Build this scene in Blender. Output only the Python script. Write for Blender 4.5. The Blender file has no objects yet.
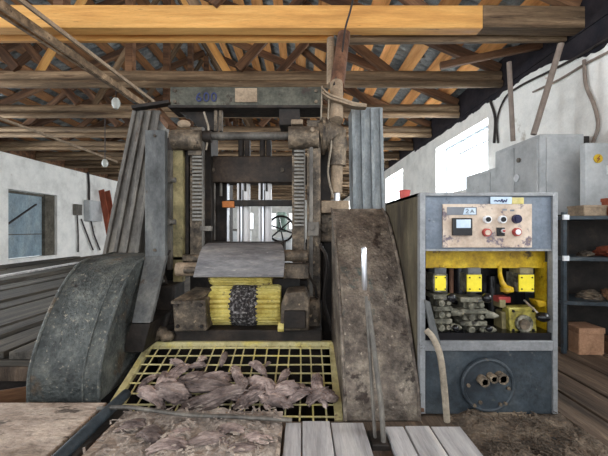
import bpy, bmesh, math, random
from mathutils import Vector, Matrix, noise
random.seed(7)
SC = bpy.context.scene
COL = SC.collection
F = 340.0; CX = 302.0; CY = 229.0; H = 1.2      # focal length in px, vanishing point, eye height

# ------------------------------------------------------------------ camera
cam_d = bpy.data.cameras.new('camera'); cam = bpy.data.objects.new('camera', cam_d); COL.objects.link(cam)
cam.location = (0, 0, H); cam.rotation_euler = (math.pi/2, 0, 0)
cam_d.sensor_width = 36; cam_d.lens = 36*F/608
cam_d.shift_x = 2/608; cam_d.shift_y = 1/608; cam_d.clip_start = .02; cam_d.clip_end = 200
SC.camera = cam
# ------------------------------------------------------------------ world, daylight and fill lamps
wd = bpy.data.worlds.new('world'); SC.world = wd; wd.use_nodes = True
wd.node_tree.nodes['Background'].inputs[0].default_value = (.90, .95, 1.0, 1)
wd.node_tree.nodes['Background'].inputs[1].default_value = 1.9
def area(name, loc, rot, sx, sy, power, color):
    l = bpy.data.lights.new(name, 'AREA'); l.shape = 'RECTANGLE'; l.size = sx; l.size_y = sy
    l.energy = power; l.color = color
    o = bpy.data.objects.new(name, l); o.location = loc; o.rotation_euler = rot; COL.objects.link(o); return o
# added fill lamp behind the camera, then lamps at seen and added wall windows
area('gate_daylight', (-2.0, -3.4, 2.2), (math.radians(90), 0, 0), 8, 3.2, 60, (.94, .96, 1))  # unseen fill from behind, standing in for an assumed open end
for wy, pw in ((7.65, 380), (13.0, 380), (18.5, 380), (24.0, 380), (1.0, 200)):  # last lamp serves an added window beside the camera, out of view
    area('window_daylight', (4.25, wy, 2.9), (0, math.radians(90), 0), 1.4, 2.4, pw, (.93, .97, 1))
for wy in (2.0, 7.5, 23):
    area('window_daylight', (-10.3, wy, 2.6), (0, math.radians(-90), 0), 1.3, 2.2, 460, (.9, .96, 1))  # fill lamps at unseen left wall windows added for light
SC.view_settings.view_transform = 'Standard'; SC.view_settings.look = 'None'
SC.view_settings.exposure = 0.28; SC.view_settings.gamma = 1; SC.view_settings.use_curve_mapping = False

# ------------------------------------------------------------------ helpers
def W(px, py, Y): return Vector(((px-CX)*Y/F, Y, H-(py-CY)*Y/F))
ORG = {}
class MB:
    def __init__(s): s.v = []; s.f = []
    def add(s, vs, fs):
        n = len(s.v); s.v += [Vector(v) for v in vs]; s.f += [tuple(i+n for i in f) for f in fs]; return s
    def box(s, a, b):
        x0, y0, z0 = a; x1, y1, z1 = b
        return s.add([(x0,y0,z0),(x1,y0,z0),(x1,y1,z0),(x0,y1,z0),(x0,y0,z1),(x1,y0,z1),(x1,y1,z1),(x0,y1,z1)],
                     [(0,3,2,1),(4,5,6,7),(0,1,5,4),(1,2,6,5),(2,3,7,6),(3,0,4,7)])
    def pbox(s, x0, y0, x1, y1, Y, d):
        a = W(x0, y1, Y); b = W(x1, y0, Y); return s.box((a.x, Y, a.z), (b.x, Y+d, b.z))
    def beam(s, p0, p1, w, h, up=(0,0,1)):
        p0, p1 = Vector(p0), Vector(p1); d = (p1-p0).normalized(); u = Vector(up)
        sd = d.cross(u); sd = sd.normalized() if sd.length > 1e-4 else Vector((1,0,0)); u = sd.cross(d)
        vs = [p+sd*a*w/2+u*b*h/2 for p in (p0, p1) for a, b in ((-1,-1),(1,-1),(1,1),(-1,1))]
        return s.add(vs, [(0,3,2,1),(4,5,6,7),(0,1,5,4),(1,2,6,5),(2,3,7,6),(3,0,4,7)])
    def prism(s, pts, d):          # planar polygon pts, extruded by vector d
        n = len(pts); d = Vector(d); pts = [Vector(p) for p in pts]
        vs = pts+[p+d for p in pts]
        return s.add(vs, [tuple(range(n))[::-1], tuple(range(n, 2*n))]+[(i,(i+1)%n,(i+1)%n+n,i+n) for i in range(n)])
    def ppoly(s, pts, Y, d): return s.prism([W(x, y, Y) for x, y in pts], (0, d, 0))
    def cyl(s, p0, p1, r0, r1=None, n=20, cap=True):
        r1 = r0 if r1 is None else r1
        return s.tube([p0, p1], [r0, r1], n, cap)
    def tube(s, pts, r, n=10, cap=True):
        pts = [Vector(p) for p in pts]; rs = r if isinstance(r, (list, tuple)) else [r]*len(pts)
        d0 = (pts[1]-pts[0]).normalized(); u = d0.orthogonal().normalized(); vs = []; fs = []
        for i, p in enumerate(pts):
            d = (pts[min(i+1, len(pts)-1)]-pts[max(i-1, 0)]).normalized()
            u = (u-d*u.dot(d)).normalized(); v = d.cross(u)
            vs += [p+(u*math.cos(2*math.pi*k/n)+v*math.sin(2*math.pi*k/n))*rs[i] for k in range(n)]
        for i in range(len(pts)-1):
            fs += [(i*n+k, i*n+(k+1)%n, (i+1)*n+(k+1)%n, (i+1)*n+k) for k in range(n)]
        if cap: fs += [tuple(range(n))[::-1], tuple(range((len(pts)-1)*n, len(pts)*n))]
        return s.add(vs, fs)
    def ring(s, c, ax, R, r, n=28, m=8):
        c = Vector(c); ax = Vector(ax).normalized(); u = ax.orthogonal().normalized(); v = ax.cross(u); vs = []; fs = []
        for i in range(n):
            a = 2*math.pi*i/n; rd = u*math.cos(a)+v*math.sin(a)
            vs += [c+rd*(R+r*math.cos(2*math.pi*j/m))+ax*r*math.sin(2*math.pi*j/m) for j in range(m)]
            fs += [(i*m+j, ((i+1)%n)*m+j, ((i+1)%n)*m+(j+1)%m, i*m+(j+1)%m) for j in range(m)]
        return s.add(vs, fs)
    def ball(s, c, r, sc=(1,1,1), sub=2):
        bm = bmesh.new(); bmesh.ops.create_icosphere(bm, subdivisions=sub, radius=1)
        c = Vector(c); s.add([c+Vector((v.co.x*sc[0], v.co.y*sc[1], v.co.z*sc[2]))*r for v in bm.verts], [tuple(v.index for v in f.verts) for f in bm.faces]); bm.free(); return s
    def build(s, name, m, parent=None, bevel=0, smooth=True, kind=None, label=None, cat=None, group=None, origin=None, ang=35):
        if parent is not None: o0 = ORG[parent.name]
        elif origin is not None: o0 = Vector(origin)
        else:
            xs = [v.x for v in s.v]; ys = [v.y for v in s.v]
            o0 = Vector(((min(xs)+max(xs))/2, (min(ys)+max(ys))/2, min(v.z for v in s.v)))
        me = bpy.data.meshes.new(name); me.from_pydata([v-o0 for v in s.v], [], s.f); me.validate(); me.update()
        bm = bmesh.new(); bm.from_mesh(me); bmesh.ops.recalc_face_normals(bm, faces=bm.faces); bm.to_mesh(me); bm.free()
        if smooth:
            for p in me.polygons: p.use_smooth = True
            me.set_sharp_from_angle(angle=math.radians(ang))
        o = bpy.data.objects.new(name, me); COL.objects.link(o); me.materials.append(m)
        if parent is not None: o.parent = parent
        else: o.location = o0
        ORG[o.name] = o0
        if bevel:
            b = o.modifiers.new('bevel', 'BEVEL'); b.width = bevel; b.segments = 2; b.limit_method = 'ANGLE'
        tag(o, label, cat, group, kind); return o
def tag(o, label=None, cat=None, group=None, kind=None):
    for k, v in (('label', label), ('category', cat), ('group', group), ('kind', kind)):
        if v: o[k] = v
    return o
def thing(name, loc, label, cat, group=None):
    o = bpy.data.objects.new(name, None); o.location = loc; o.empty_display_size = .1; COL.objects.link(o); ORG[o.name] = Vector(loc)
    return tag(o, label, cat, group)
def copy_tree(o, parent=None):
    c = o.copy(); COL.objects.link(c)
    if parent: c.parent = parent
    for ch in list(o.children): copy_tree(ch, c)
    return c
def curve_pts(pts, n=6):           # Catmull-Rom
    P = [Vector(p) for p in pts]; P = [2*P[0]-P[1]]+P+[2*P[-1]-P[-2]]; out = []
    for i in range(1, len(P)-2):
        for k in range(n):
            t = k/n; a, b, c, d = P[i-1:i+3]
            out.append(.5*((2*b)+(c-a)*t+(2*a-5*b+4*c-d)*t*t+(3*b-a-3*c+d)*t**3))
    out.append(P[-2]); return out

# ------------------------------------------------------------------ materials
def hexc(c): return tuple(((v/255)/12.92 if v/255 <= .04045 else ((v/255+.055)/1.055)**2.4) for v in c)+(1,)
def mat(name, cols, scale=6, stretch=(1,1,1), rough=.7, metal=0, bump=.3, fine=0, rand=0, detail=6, spots=None, spec=.4, grunge=None):
    if grunge is None: grunge = .45 if bump >= .15 else .12
    """cols: srgb 0-255 list spread over a noise; spots: (colour, scale, threshold) of dirt flecks"""
    m = bpy.data.materials.new(name); m.use_nodes = True; nt = m.node_tree; N = nt.nodes; L = nt.links
    b = N['Principled BSDF']; b.inputs['Roughness'].default_value = rough; b.inputs['Metallic'].default_value = metal
    b.inputs['Specular IOR Level'].default_value = spec
    tc = N.new('ShaderNodeTexCoord'); mp = N.new('ShaderNodeMapping'); mp.inputs['Scale'].default_value = stretch
    oi = N.new('ShaderNodeObjectInfo'); va = N.new('ShaderNodeVectorMath'); va.operation = 'ADD'
    sc = N.new('ShaderNodeVectorMath'); sc.operation = 'SCALE'; sc.inputs['Scale'].default_value = 17
    cx = N.new('ShaderNodeCombineXYZ')
    for k in range(3): L.new(oi.outputs['Random'], cx.inputs[k])
    L.new(cx.outputs[0], sc.inputs[0]); L.new(tc.outputs['Object'], mp.inputs[0]); L.new(mp.outputs[0], va.inputs[0]); L.new(sc.outputs[0], va.inputs[1])
    nz = N.new('ShaderNodeTexNoise'); nz.inputs['Scale'].default_value = scale; nz.inputs['Detail'].default_value = detail; nz.inputs['Roughness'].default_value = .65
    L.new(va.outputs[0], nz.inputs['Vector'])
    rp = N.new('ShaderNodeValToRGB'); e = rp.color_ramp.elements
    n = len(cols)
    pos = [.5] if n == 1 else [.34+.34*i/(n-1) for i in range(n)]
    e[0].position = pos[0]; e[0].color = hexc(cols[0]); e[1].position = pos[-1] if n > 1 else 1; e[1].color = hexc(cols[-1])
    for p, c in list(zip(pos, cols))[1:-1]:
        q = e.new(p); q.color = hexc(c)
    L.new(nz.outputs['Fac'], rp.inputs[0]); out = rp.outputs[0]
    if spots:
        for (c, s2, th) in spots:
            n2 = N.new('ShaderNodeTexNoise'); n2.inputs['Scale'].default_value = s2; n2.inputs['Detail'].default_value = 5; n2.inputs['Roughness'].default_value = .7
            L.new(va.outputs[0], n2.inputs['Vector'])
            r2 = N.new('ShaderNodeMapRange'); r2.inputs[1].default_value = th; r2.inputs[2].default_value = th+.07
            L.new(n2.outputs['Fac'], r2.inputs[0]); mx = N.new('ShaderNodeMix'); mx.data_type = 'RGBA'
            L.new(r2.outputs[0], mx.inputs['Factor']); L.new(out, mx.inputs['A']); mx.inputs['B'].default_value = hexc(c); out = mx.outputs['Result']
    if rand:
        hs = N.new('ShaderNodeHueSaturation'); mr = N.new('ShaderNodeMapRange'); mr.inputs[3].default_value = 1-rand; mr.inputs[4].default_value = 1+rand
        L.new(oi.outputs['Random'], mr.inputs[0]); L.new(mr.outputs[0], hs.inputs['Value']); L.new(out, hs.inputs['Color']); out = hs.outputs[0]
    if grunge:
        g = N.new('ShaderNodeTexNoise'); g.inputs['Scale'].default_value = 38; g.inputs['Detail'].default_value = 6; g.inputs['Roughness'].default_value = .75
        L.new(va.outputs[0], g.inputs['Vector'])
        g2 = N.new('ShaderNodeTexNoise'); g2.inputs['Scale'].default_value = 2.7; g2.inputs['Detail'].default_value = 8; g2.inputs['Roughness'].default_value = .7
        L.new(va.outputs[0], g2.inputs['Vector'])
        ad = N.new('ShaderNodeMath'); ad.operation = 'ADD'; L.new(g.outputs['Fac'], ad.inputs[0]); L.new(g2.outputs['Fac'], ad.inputs[1])
        mr2 = N.new('ShaderNodeMapRange'); mr2.inputs[1].default_value = .72; mr2.inputs[2].default_value = 1.28; mr2.inputs[3].default_value = 1-grunge; mr2.inputs[4].default_value = 1+grunge
        L.new(ad.outputs[0], mr2.inputs[0]); h2 = N.new('ShaderNodeHueSaturation'); L.new(mr2.outputs[0], h2.inputs['Value']); L.new(out, h2.inputs['Color']); out = h2.outputs[0]
    L.new(out, b.inputs['Base Color'])
    if bump:
        n3 = N.new('ShaderNodeTexNoise'); n3.inputs['Scale'].default_value = (fine or scale*4); n3.inputs['Detail'].default_value = 4
        L.new(va.outputs[0], n3.inputs['Vector'])
        bp = N.new('ShaderNodeBump'); bp.inputs['Strength'].default_value = bump; bp.inputs['Distance'].default_value = .02
        L.new(n3.outputs['Fac'], bp.inputs['Height']); L.new(bp.outputs[0], b.inputs['Normal'])
    return m
M = {}
M['wall'] = mat('whitewash', [(216,216,212),(236,236,232),(246,245,240)], 1.6, bump=.35, fine=14, rough=.9, grunge=.10, spots=[((178,170,158), 1.1, .67), ((196,176,164), 4.5, .67)])
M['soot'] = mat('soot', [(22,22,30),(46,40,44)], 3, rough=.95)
M['new_wood'] = mat('new_wood', [(176,124,66),(206,154,86),(222,174,104)], 2.2, (.25,3,3), rough=.7, rand=.10, grunge=.2, spots=[((96,62,36), 5.5, .64)])
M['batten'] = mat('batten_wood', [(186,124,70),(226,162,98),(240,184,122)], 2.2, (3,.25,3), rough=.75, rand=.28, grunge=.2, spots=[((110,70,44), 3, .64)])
M['old_wood'] = mat('old_wood', [(70,56,42),(114,94,72),(156,132,104)], 2.4, (.22,3.2,3.2), rough=.85, rand=.12, grunge=.55, spots=[((60,42,30), 4, .60), ((170,150,122), 7, .66)])
M['brown_wood'] = mat('brown_wood', [(66,46,34),(100,72,52),(132,98,70)], 2.4, (.25,3,3), rough=.85, rand=.18)
M['grey_plank'] = mat('grey_plank', [(38,36,32),(66,62,56),(94,88,78)], 2.2, (.22,3.5,3), rough=.85, rand=.35, spots=[((112,100,80), 3, .62), ((34,30,26), 2, .56)], bump=.6)
M['deck_plank'] = mat('deck_plank', [(134,132,132),(168,166,166),(188,184,180)], 2.4, (3.5,.3,3), rough=.7, rand=.07, spots=[((110,102,98), 6, .64)], bump=.4, grunge=.25)
M['slab'] = mat('pale_slab', [(128,112,98),(172,156,142),(198,184,168)], 3, (.9,1.6,1), rough=.9, spots=[((88,78,70), 3.5, .57), ((110,98,88), 14, .62)], bump=1, fine=16, grunge=.4)
M['batten_dark'] = mat('aged_batten_wood', [(96,68,46),(136,96,62),(164,116,76)], 2.2, (3,.25,3), rough=.8, rand=.3, grunge=.3)  # darker batten copy: dimness of the left slope put into the colour
M['chips'] = mat('chip_litter', [(112,102,94),(152,140,130),(186,172,158)], 9, rough=.95, bump=1, fine=40, grunge=.4)
M['floor'] = mat('floor_boards', [(54,44,36),(84,70,58),(112,96,80)], 2.5, (3,.3,1), rough=.85, bump=.6, spots=[((140,124,104), 7, .64)])
M['dust'] = mat('sawdust', [(58,50,42),(92,80,68),(128,114,98)], 9, rough=.98, bump=1, fine=45)
M['pit'] = mat('pit_dark', [(20,17,15),(38,32,28)], 4, rough=.95)
M['sheet'] = mat('roof_sheet', [(92,98,100),(130,136,138),(156,158,154)], 3, rough=.9, spots=[((64,56,50), 2.2, .62)])
M['guard'] = mat('guard_steel', [(46,50,50),(72,76,74),(100,102,96)], 6, rough=.6, metal=.1, bump=.7, fine=40, grunge=.6, spots=[((78,68,56), 2.4, .58), ((138,132,118), 30, .60), ((38,34,32), 7, .62)])
M['rust_guard'] = mat('rusty_guard_steel', [(66,58,52),(106,96,86),(140,130,116)], 7, rough=.6, metal=.15, bump=.7, fine=40, grunge=.65, spots=[((168,156,140), 26, .62), ((70,82,78), 3, .62), ((50,40,34), 5, .60)])
M['grey_steel'] = mat('grey_steel', [(64,60,56),(96,92,86),(122,116,106)], 5, (1,1,.5), rough=.55, metal=.15, bump=.2, spots=[((74,58,46), 7, .64)])
M['blue_steel'] = mat('blue_grey_steel', [(64,66,66),(88,90,90),(110,110,106)], 4, (1,1,.5), rough=.55, metal=.15, bump=.2, spots=[((72,62,54), 7, .64)])
M['pale_steel'] = mat('pale_blue_grey_steel', [(104,110,114),(130,136,138),(150,152,150)], 4, (1,1,.5), rough=.55, metal=.1, bump=.2, spots=[((88,80,70), 7, .64)])
M['teeth'] = mat('rack_teeth_steel', [(96,94,90),(136,132,124)], 8, rough=.5, metal=.4, bump=.15)
M['dirty_steel'] = mat('dirty_steel', [(50,44,38),(92,82,70),(138,122,102)], 8, rough=.65, metal=.15, bump=.5, grunge=.55, spots=[((160,142,116), 14, .62), ((36,30,26), 6, .60)])
M['dark_brown_steel'] = mat('oily_brown_steel', [(30,24,18),(54,42,32),(78,62,48)], 5, rough=.6, metal=.1, bump=.3)
M['dark_steel'] = mat('dark_steel', [(20,17,14),(36,30,26),(58,48,40)], 6, rough=.65, metal=.1, bump=.3)
M['green_steel'] = mat('green_grey_steel', [(48,48,42),(76,76,66),(100,98,86)], 6, (1,1,1), rough=.6, metal=.1, spots=[((54,44,36), 5, .60)])
M['olive'] = mat('olive_steel', [(90,84,58),(124,114,80),(150,138,100)], 6, rough=.65, spots=[((60,48,34), 8, .63)])
M['bright'] = mat('bright_steel', [(176,178,182),(212,212,216)], 8, (4,4,.3), rough=.28, metal=.85, bump=0)
M['white_metal'] = mat('white_painted_blade', [(222,220,220),(242,240,238)], 5, (3,3,.3), rough=.4, metal=0, bump=0, spots=[((170,130,110), 6, .68)])
M['cover'] = mat('cover_steel', [(84,82,84),(110,108,108),(132,128,124)], 5, (.4,2,2), rough=.5, metal=.2, bump=.3, fine=40, spots=[((150,144,138), 22, .62)])
M['yellow_roll'] = mat('yellow_roller', [(170,150,70),(204,188,104),(220,206,134)], 7, rough=.6, bump=.2, grunge=.3, spots=[((96,80,56), 12, .60)])
M['yellow_frame'] = mat('yellow_frame', [(166,154,106),(198,188,140),(206,190,104)], 5, rough=.6, grunge=.3, spots=[((136,118,90), 8, .62)])
M['dirty_yellow'] = mat('dirty_yellow_cast', [(104,96,44),(156,144,62),(188,178,104)], 14, rough=.55, bump=.4, grunge=.5, spots=[((52,46,30), 10, .60)])
M['yellow'] = mat('yellow_paint', [(150,118,20),(196,160,26),(216,186,50)], 6, rough=.5, bump=.15, grunge=.4, spots=[((84,68,34), 9, .62)])
M['yellow_bright'] = mat('bright_yellow_paint', [(226,206,40),(240,222,62)], 6, rough=.4, bump=.05, spots=[((190,180,150), 14, .68)])
M['valve'] = mat('cast_valve', [(50,48,42),(104,102,88),(160,154,138)], 14, rough=.6, metal=.1, bump=.5, spots=[((150,140,56), 12, .64), ((30,28,24), 10, .58)])
M['bark_wrap'] = mat('bark_crumbs', [(18,16,16),(60,56,56),(176,172,170)], 42, rough=.9, bump=1, fine=90)
M['pink_bark'] = mat('bark_piece', [(76,64,62),(140,124,118),(190,172,162)], 6, (1,2,2), rough=.9, bump=.8, fine=22, rand=.42, grunge=.3)
M['cabinet_blue'] = mat('cabinet_blue_grey', [(88,98,110),(108,118,130),(126,134,144)], 4, rough=.5, bump=.1, grunge=.25, spots=[((70,70,80), 6, .62), ((150,156,164), 14, .68)])
M['cabinet_edge'] = mat('cabinet_edge', [(124,126,128),(148,150,152)], 6, rough=.45, metal=.2, bump=.15, grunge=.3, spots=[((84,82,80), 9, .64)])
M['cabinet_dark'] = mat('cabinet_dark_blue', [(34,40,46),(50,58,64),(66,72,76)], 4, rough=.5, bump=.3, grunge=.5, spots=[((92,92,66), 3, .66), ((104,102,94), 9, .66)])
M['cabinet_side'] = mat('cabinet_side_stained', [(50,44,36),(80,72,56),(106,98,80)], 4, (1,1,.35), rough=.7, bump=.3, spots=[((54,38,26), 3, .60)])
M['cream'] = mat('cream_plate', [(176,156,138),(198,180,162),(212,200,186)], 6, rough=.5, bump=.05, grunge=.2, spots=[((96,88,104), 9, .57), ((150,130,109), 9, .64)])
M['black'] = mat('black_plastic', [(14,14,16),(26,26,30)], 5, rough=.25, bump=0)
M['navy'] = mat('navy_plastic', [(24,24,52),(40,40,80)], 5, rough=.3, bump=0)
M['red'] = mat('red_plastic', [(150,46,44),(186,84,76)], 9, rough=.4, bump=0)
M['white'] = mat('white_plastic', [(214,218,222),(230,232,234)], 5, rough=.4, bump=0)
M['pale_blue'] = mat('pale_blue_label', [(176,196,214),(200,214,226)], 9, rough=.4, bump=0)
M['label_blue'] = mat('blue_ink', [(34,42,84),(46,56,100)], 5, rough=.6, bump=0)
M['window_frame'] = mat('window_frame_paint', [(150,160,172),(176,184,192)], 5, rough=.6, bump=0)
M['label_grey'] = mat('grey_label', [(104,108,116),(126,130,136)], 5, rough=.5, bump=0)
M['electric'] = mat('electric_cabinet_grey', [(160,164,166),(182,186,188),(196,198,198)], 3, rough=.5, bump=.05, spots=[((120,118,114), 4, .70)])
M['rack'] = mat('rack_blue_steel', [(34,44,52),(50,60,68),(70,78,82)], 6, rough=.5, bump=.15, spots=[((50,40,34), 8, .62)])
M['door'] = mat('door_blue', [(112,132,144),(134,152,162),(150,164,170)], 2, (1,1,.5), rough=.7, spots=[((92,100,100), 5, .68)])
M['door_reveal'] = mat('door_reveal', [(70,66,58),(102,98,88)], 6, rough=.9)
M['hose'] = mat('hose_grey', [(118,108,94),(150,140,124)], 8, rough=.7, bump=.2)
M['cable'] = mat('cable_dark', [(36,32,32),(58,52,50)], 8, rough=.7, bump=0)
M['conduit'] = mat('conduit_grey', [(120,108,100),(150,138,128)], 6, rough=.7, bump=.1)
M['rust'] = mat('rusty_pipe', [(64,44,36),(98,68,52),(128,94,72)], 6, (1,1,.4), rough=.8, bump=.3)
M['pale_pipe'] = mat('dusty_pale_pipe', [(120,104,86),(156,138,116)], 6, rough=.8, bump=.3)
M['redbrown'] = mat('red_brown_board', [(126,62,42),(158,84,60)], 3, (3,3,.3), rough=.8)
M['card'] = mat('brown_cardboard', [(146,110,84),(172,134,106)], 6, rough=.85)
M['lamp'] = mat('white_lamp', [(150,154,148),(176,178,172)], 4, rough=.5, bump=0)
M['orange_paint'] = mat('orange_paint', [(170,98,44),(196,122,60)], 8, rough=.6)
M['sage'] = mat('sage_machine', [(92,112,104),(122,140,130)], 4, rough=.6)

# ------------------------------------------------------------------ structure
XL, XR, YE, YB, ZT = -9.5, 3.5, 30.0, -3.0, H+2.45
fl = MB()
T = -.12
for a, b in (((XL, YB), (.72, 2.12)), ((.72, YB), (XR, 2.12)), ((.72, 2.12), (XR, YE)), ((XL, 2.95), (-1.45, YE)), ((-1.45, 4.7), (.72, YE)), ((XL, 2.12), (-9.0, 2.95))):
    fl.box((a[0], a[1], T), (b[0], b[1], 0))
fl.build('floor', M['floor'], kind='structure', origin=(0,0,0))
p = MB(); p.box((-9.2, 1.9, -1.0), (.95, 4.9, -.9)); p.box((-9.2, 1.9, -.9), (.95, 2.1, T)); p.box((-1.5, 4.7, -.9), (.95, 4.9, T)); p.box((-9.2, 2.96, -.9), (-1.46, 3.1, T)); p.box((.73, 2.1, -.9), (.95, 4.7, T))
p.box((-1.6, 2.95, -.9), (-1.451, 4.9, T)); p.box((-9.3, 1.9, -.9), (-9.2, 3.1, T)); p.build('trim_1', M['pit'], kind='structure', origin=(0,0,0))
def wall_x(x0, x1, holes, name):
    w = MB(); y = YB
    for (a, b, z0, z1) in sorted(holes):
        w.box((x0, y, 0), (x1, a, ZT)); 
        if z0 > 0: w.box((x0, a, 0), (x1, b, z0))
        w.box((x0, a, z1), (x1, b, ZT)); y = b
    w.box((x0, y, 0), (x1, YE, ZT)); return w.build(name, M['wall'], kind='structure', origin=(x0, 0, 0), smooth=False)
sz, tz = H+.85, H+2.1
RW = [(-.3, 2.3, sz, tz), (6.4, 8.88, sz, tz), (11.8, 14.2, sz, tz), (17.3, 19.7, sz, tz), (22.8, 25.2, sz, tz)]  # first opening is added for light, outside the view
wall_x(XR, XR+.45, RW, 'wall_right')
LW = [(1, 3.2, 1.9, 3.2), (6.5, 8.7, 1.9, 3.2), (11.0, 13.2, .2, H+1.30), (22, 24.2, 1.9, 3.2)]  # all but the door opening are added to let in light
wall_x(XL-.45, XL, LW, 'wall_left')
w = MB()
w.box((XL-.45, YE, 0), (XR+.45, YE+.3, 1.2)); w.box((XL-.45, YE, 2.6), (XR+.45, YE+.3, ZT+3.2))
for a, b in ((XL-.45, -5.5), (-4.3, -3.4), (-2.3, -1.1), (.2, XR+.45)): w.box((a, YE, 1.2), (b, YE+.3, 2.6))
w.build('wall_back', M['wall'], kind='structure', smooth=False)
def window(n, xf, a, b, z0, z1, bars=2):
    g = MB(); t = .06
    g.box((xf-.03, a, z0), (xf+.03, b, z0+t)); g.box((xf-.03, a, z1-t), (xf+.03, b, z1)); g.box((xf-.03, a, z0+t), (xf+.03, a+t, z1-t)); g.box((xf-.03, b-t, z0+t), (xf+.03, b, z1-t))
    for k in range(1, bars+1):
        y = a+(b-a)*k/(bars+1); g.box((xf-.02, y-.02, z0+t), (xf+.02, y+.02, z1-t))
    g.box((xf-.018, a+t, z1-.32), (xf+.018, b-t, z1-.28))
    g.build('window_%d' % n, M['window_frame'], kind='structure')
for i, (a, b, z0, z1) in enumerate(RW): window(i+1, XR+.3, a, b, z0, z1)
for i, k in enumerate((0, 1, 3)): window(i+6, XL-.3, *LW[k])  # frames of the added left wall openings
# door in the left wall
d = thing('door_1', (XL-.25, 12, .2), None, None); d['kind'] = 'structure'
MB().box((XL-.3, 11.02, .22), (XL-.22, 12.7, 2.46)).build('door_leaf', M['door'], d)
q = MB(); q.beam((XL-.2, 11.1, 1.3), (XL-.2, 12.4, 2.1), .04, .07, (1,0,0)); q.build('brace_bar', M['cable'], d)
q = MB(); q.box((XL-.3, 12.7, .2), (XL-.1, 13.19, 2.48)); q.build('door_frame', M['door_reveal'], d)
q = MB(); q.box((XL-.21, 11.02, 2.40), (XL-.14, 12.7, 2.48)); q.box((XL-.21, 11.02, 1.0), (XL-.2, 12.7, 1.03)); q.build('door_rail', M['door_reveal'], d)
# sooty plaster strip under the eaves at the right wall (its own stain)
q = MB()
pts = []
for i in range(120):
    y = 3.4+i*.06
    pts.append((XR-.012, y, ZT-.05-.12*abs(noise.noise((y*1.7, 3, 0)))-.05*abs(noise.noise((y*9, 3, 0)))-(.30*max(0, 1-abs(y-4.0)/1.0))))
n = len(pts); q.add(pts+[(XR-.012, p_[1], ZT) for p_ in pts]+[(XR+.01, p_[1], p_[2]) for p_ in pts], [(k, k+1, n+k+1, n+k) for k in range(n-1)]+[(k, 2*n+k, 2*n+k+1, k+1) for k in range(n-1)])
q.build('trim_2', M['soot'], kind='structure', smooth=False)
MB().box((XR-.03, YB, ZT), (XR+.45, YE, ZT+.5)).build('trim_3', M['soot'], kind='structure', smooth=False)
MB().box((XL-.45, YB, ZT), (XL+.03, YE, ZT+.5)).build('trim_4', M['brown_wood'], kind='structure', smooth=False)

# ------------------------------------------------------------------ roof
XM = (XL+XR)/2; HW = (XR-XL)/2+.35; SL = .42; ZE = ZT+.22
def zroof(x): return ZE+(HW-abs(x-XM))*SL
s = MB(); n = 260
for side in (-1, 1):
    rows = []
    # corrugation runs down the slope, waves along Y
    ny = int((YE-YB)/.045)
    vs = []; fs = []
    for i in range(ny+1):
        y = YB+(YE-YB)*i/ny; dz = .022*math.sin(2*math.pi*y/.18)
        for k, u in enumerate((0, HW)):
            x = XM+side*u; vs.append((x, y, zroof(x)+.16+dz))
    for i in range(ny): fs.append((2*i, 2*i+1, 2*i+3, 2*i+2))
    s.add(vs, fs)
s.build('ceiling', M['sheet'], kind='structure', origin=(0,0,0))
# battens along the building
proto = {}
ORDB = ['first','second','third','fourth','fifth','sixth','seventh','eighth','ninth','tenth','eleventh','twelfth','thirteenth','fourteenth','fifteenth','sixteenth','seventeenth','eighteenth','nineteenth','twentieth','twenty-first','twenty-second','twenty-third']
for side in (-1, 1):
    u = .25; k = 0
    while u < HW-.05:
        x = XM+side*u; L = YE-YB
        nm = 'roof_batten'
        sl = math.atan(SL)*side
        wd_ = random.choice((.22, .25, .28))
        q = MB(); cx, cz = x, zroof(x)+.10
        dx = math.cos(sl); dz = -math.sin(sl)
        a = [(cx-dx*wd_/2, YB, cz-dz*wd_/2-.015), (cx+dx*wd_/2, YB, cz+dz*wd_/2-.015), (cx+dx*wd_/2, YB, cz+dz*wd_/2+.015), (cx-dx*wd_/2, YB, cz-dz*wd_/2+.015)]
        q.prism(a, (0, L, 0))
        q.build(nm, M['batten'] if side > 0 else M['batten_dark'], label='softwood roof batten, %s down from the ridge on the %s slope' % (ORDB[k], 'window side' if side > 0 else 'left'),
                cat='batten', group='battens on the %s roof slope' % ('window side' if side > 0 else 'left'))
        k += 1; u += .46+random.uniform(-.03, .03)
def beam_child(name, p0, p1, w, h, m, parent, bevel=.008, up=(0,1,0)):
    p0, p1 = Vector(p0), Vector(p1); d = (p1-p0); L = d.length; d.normalize(); u = Vector(up)
    sd = d.cross(u).normalized(); u = sd.cross(d)
    q = MB(); q.box((0, -w/2, -h/2), (L, w/2, h/2))
    o = q.build(name, m, origin=(0,0,0), bevel=bevel)
    mtx = Matrix((( d.x, u.x, sd.x, p0.x), (d.y, u.y, sd.y, p0.y), (d.z, u.z, sd.z, p0.z), (0,0,0,1)))
    if parent is not None:
        o.parent = parent; o.matrix_local = Matrix.Translation(-ORG[parent.name]) @ mtx
    else: o.matrix_world = mtx
    ORG[o.name] = p0
    return o
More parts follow.
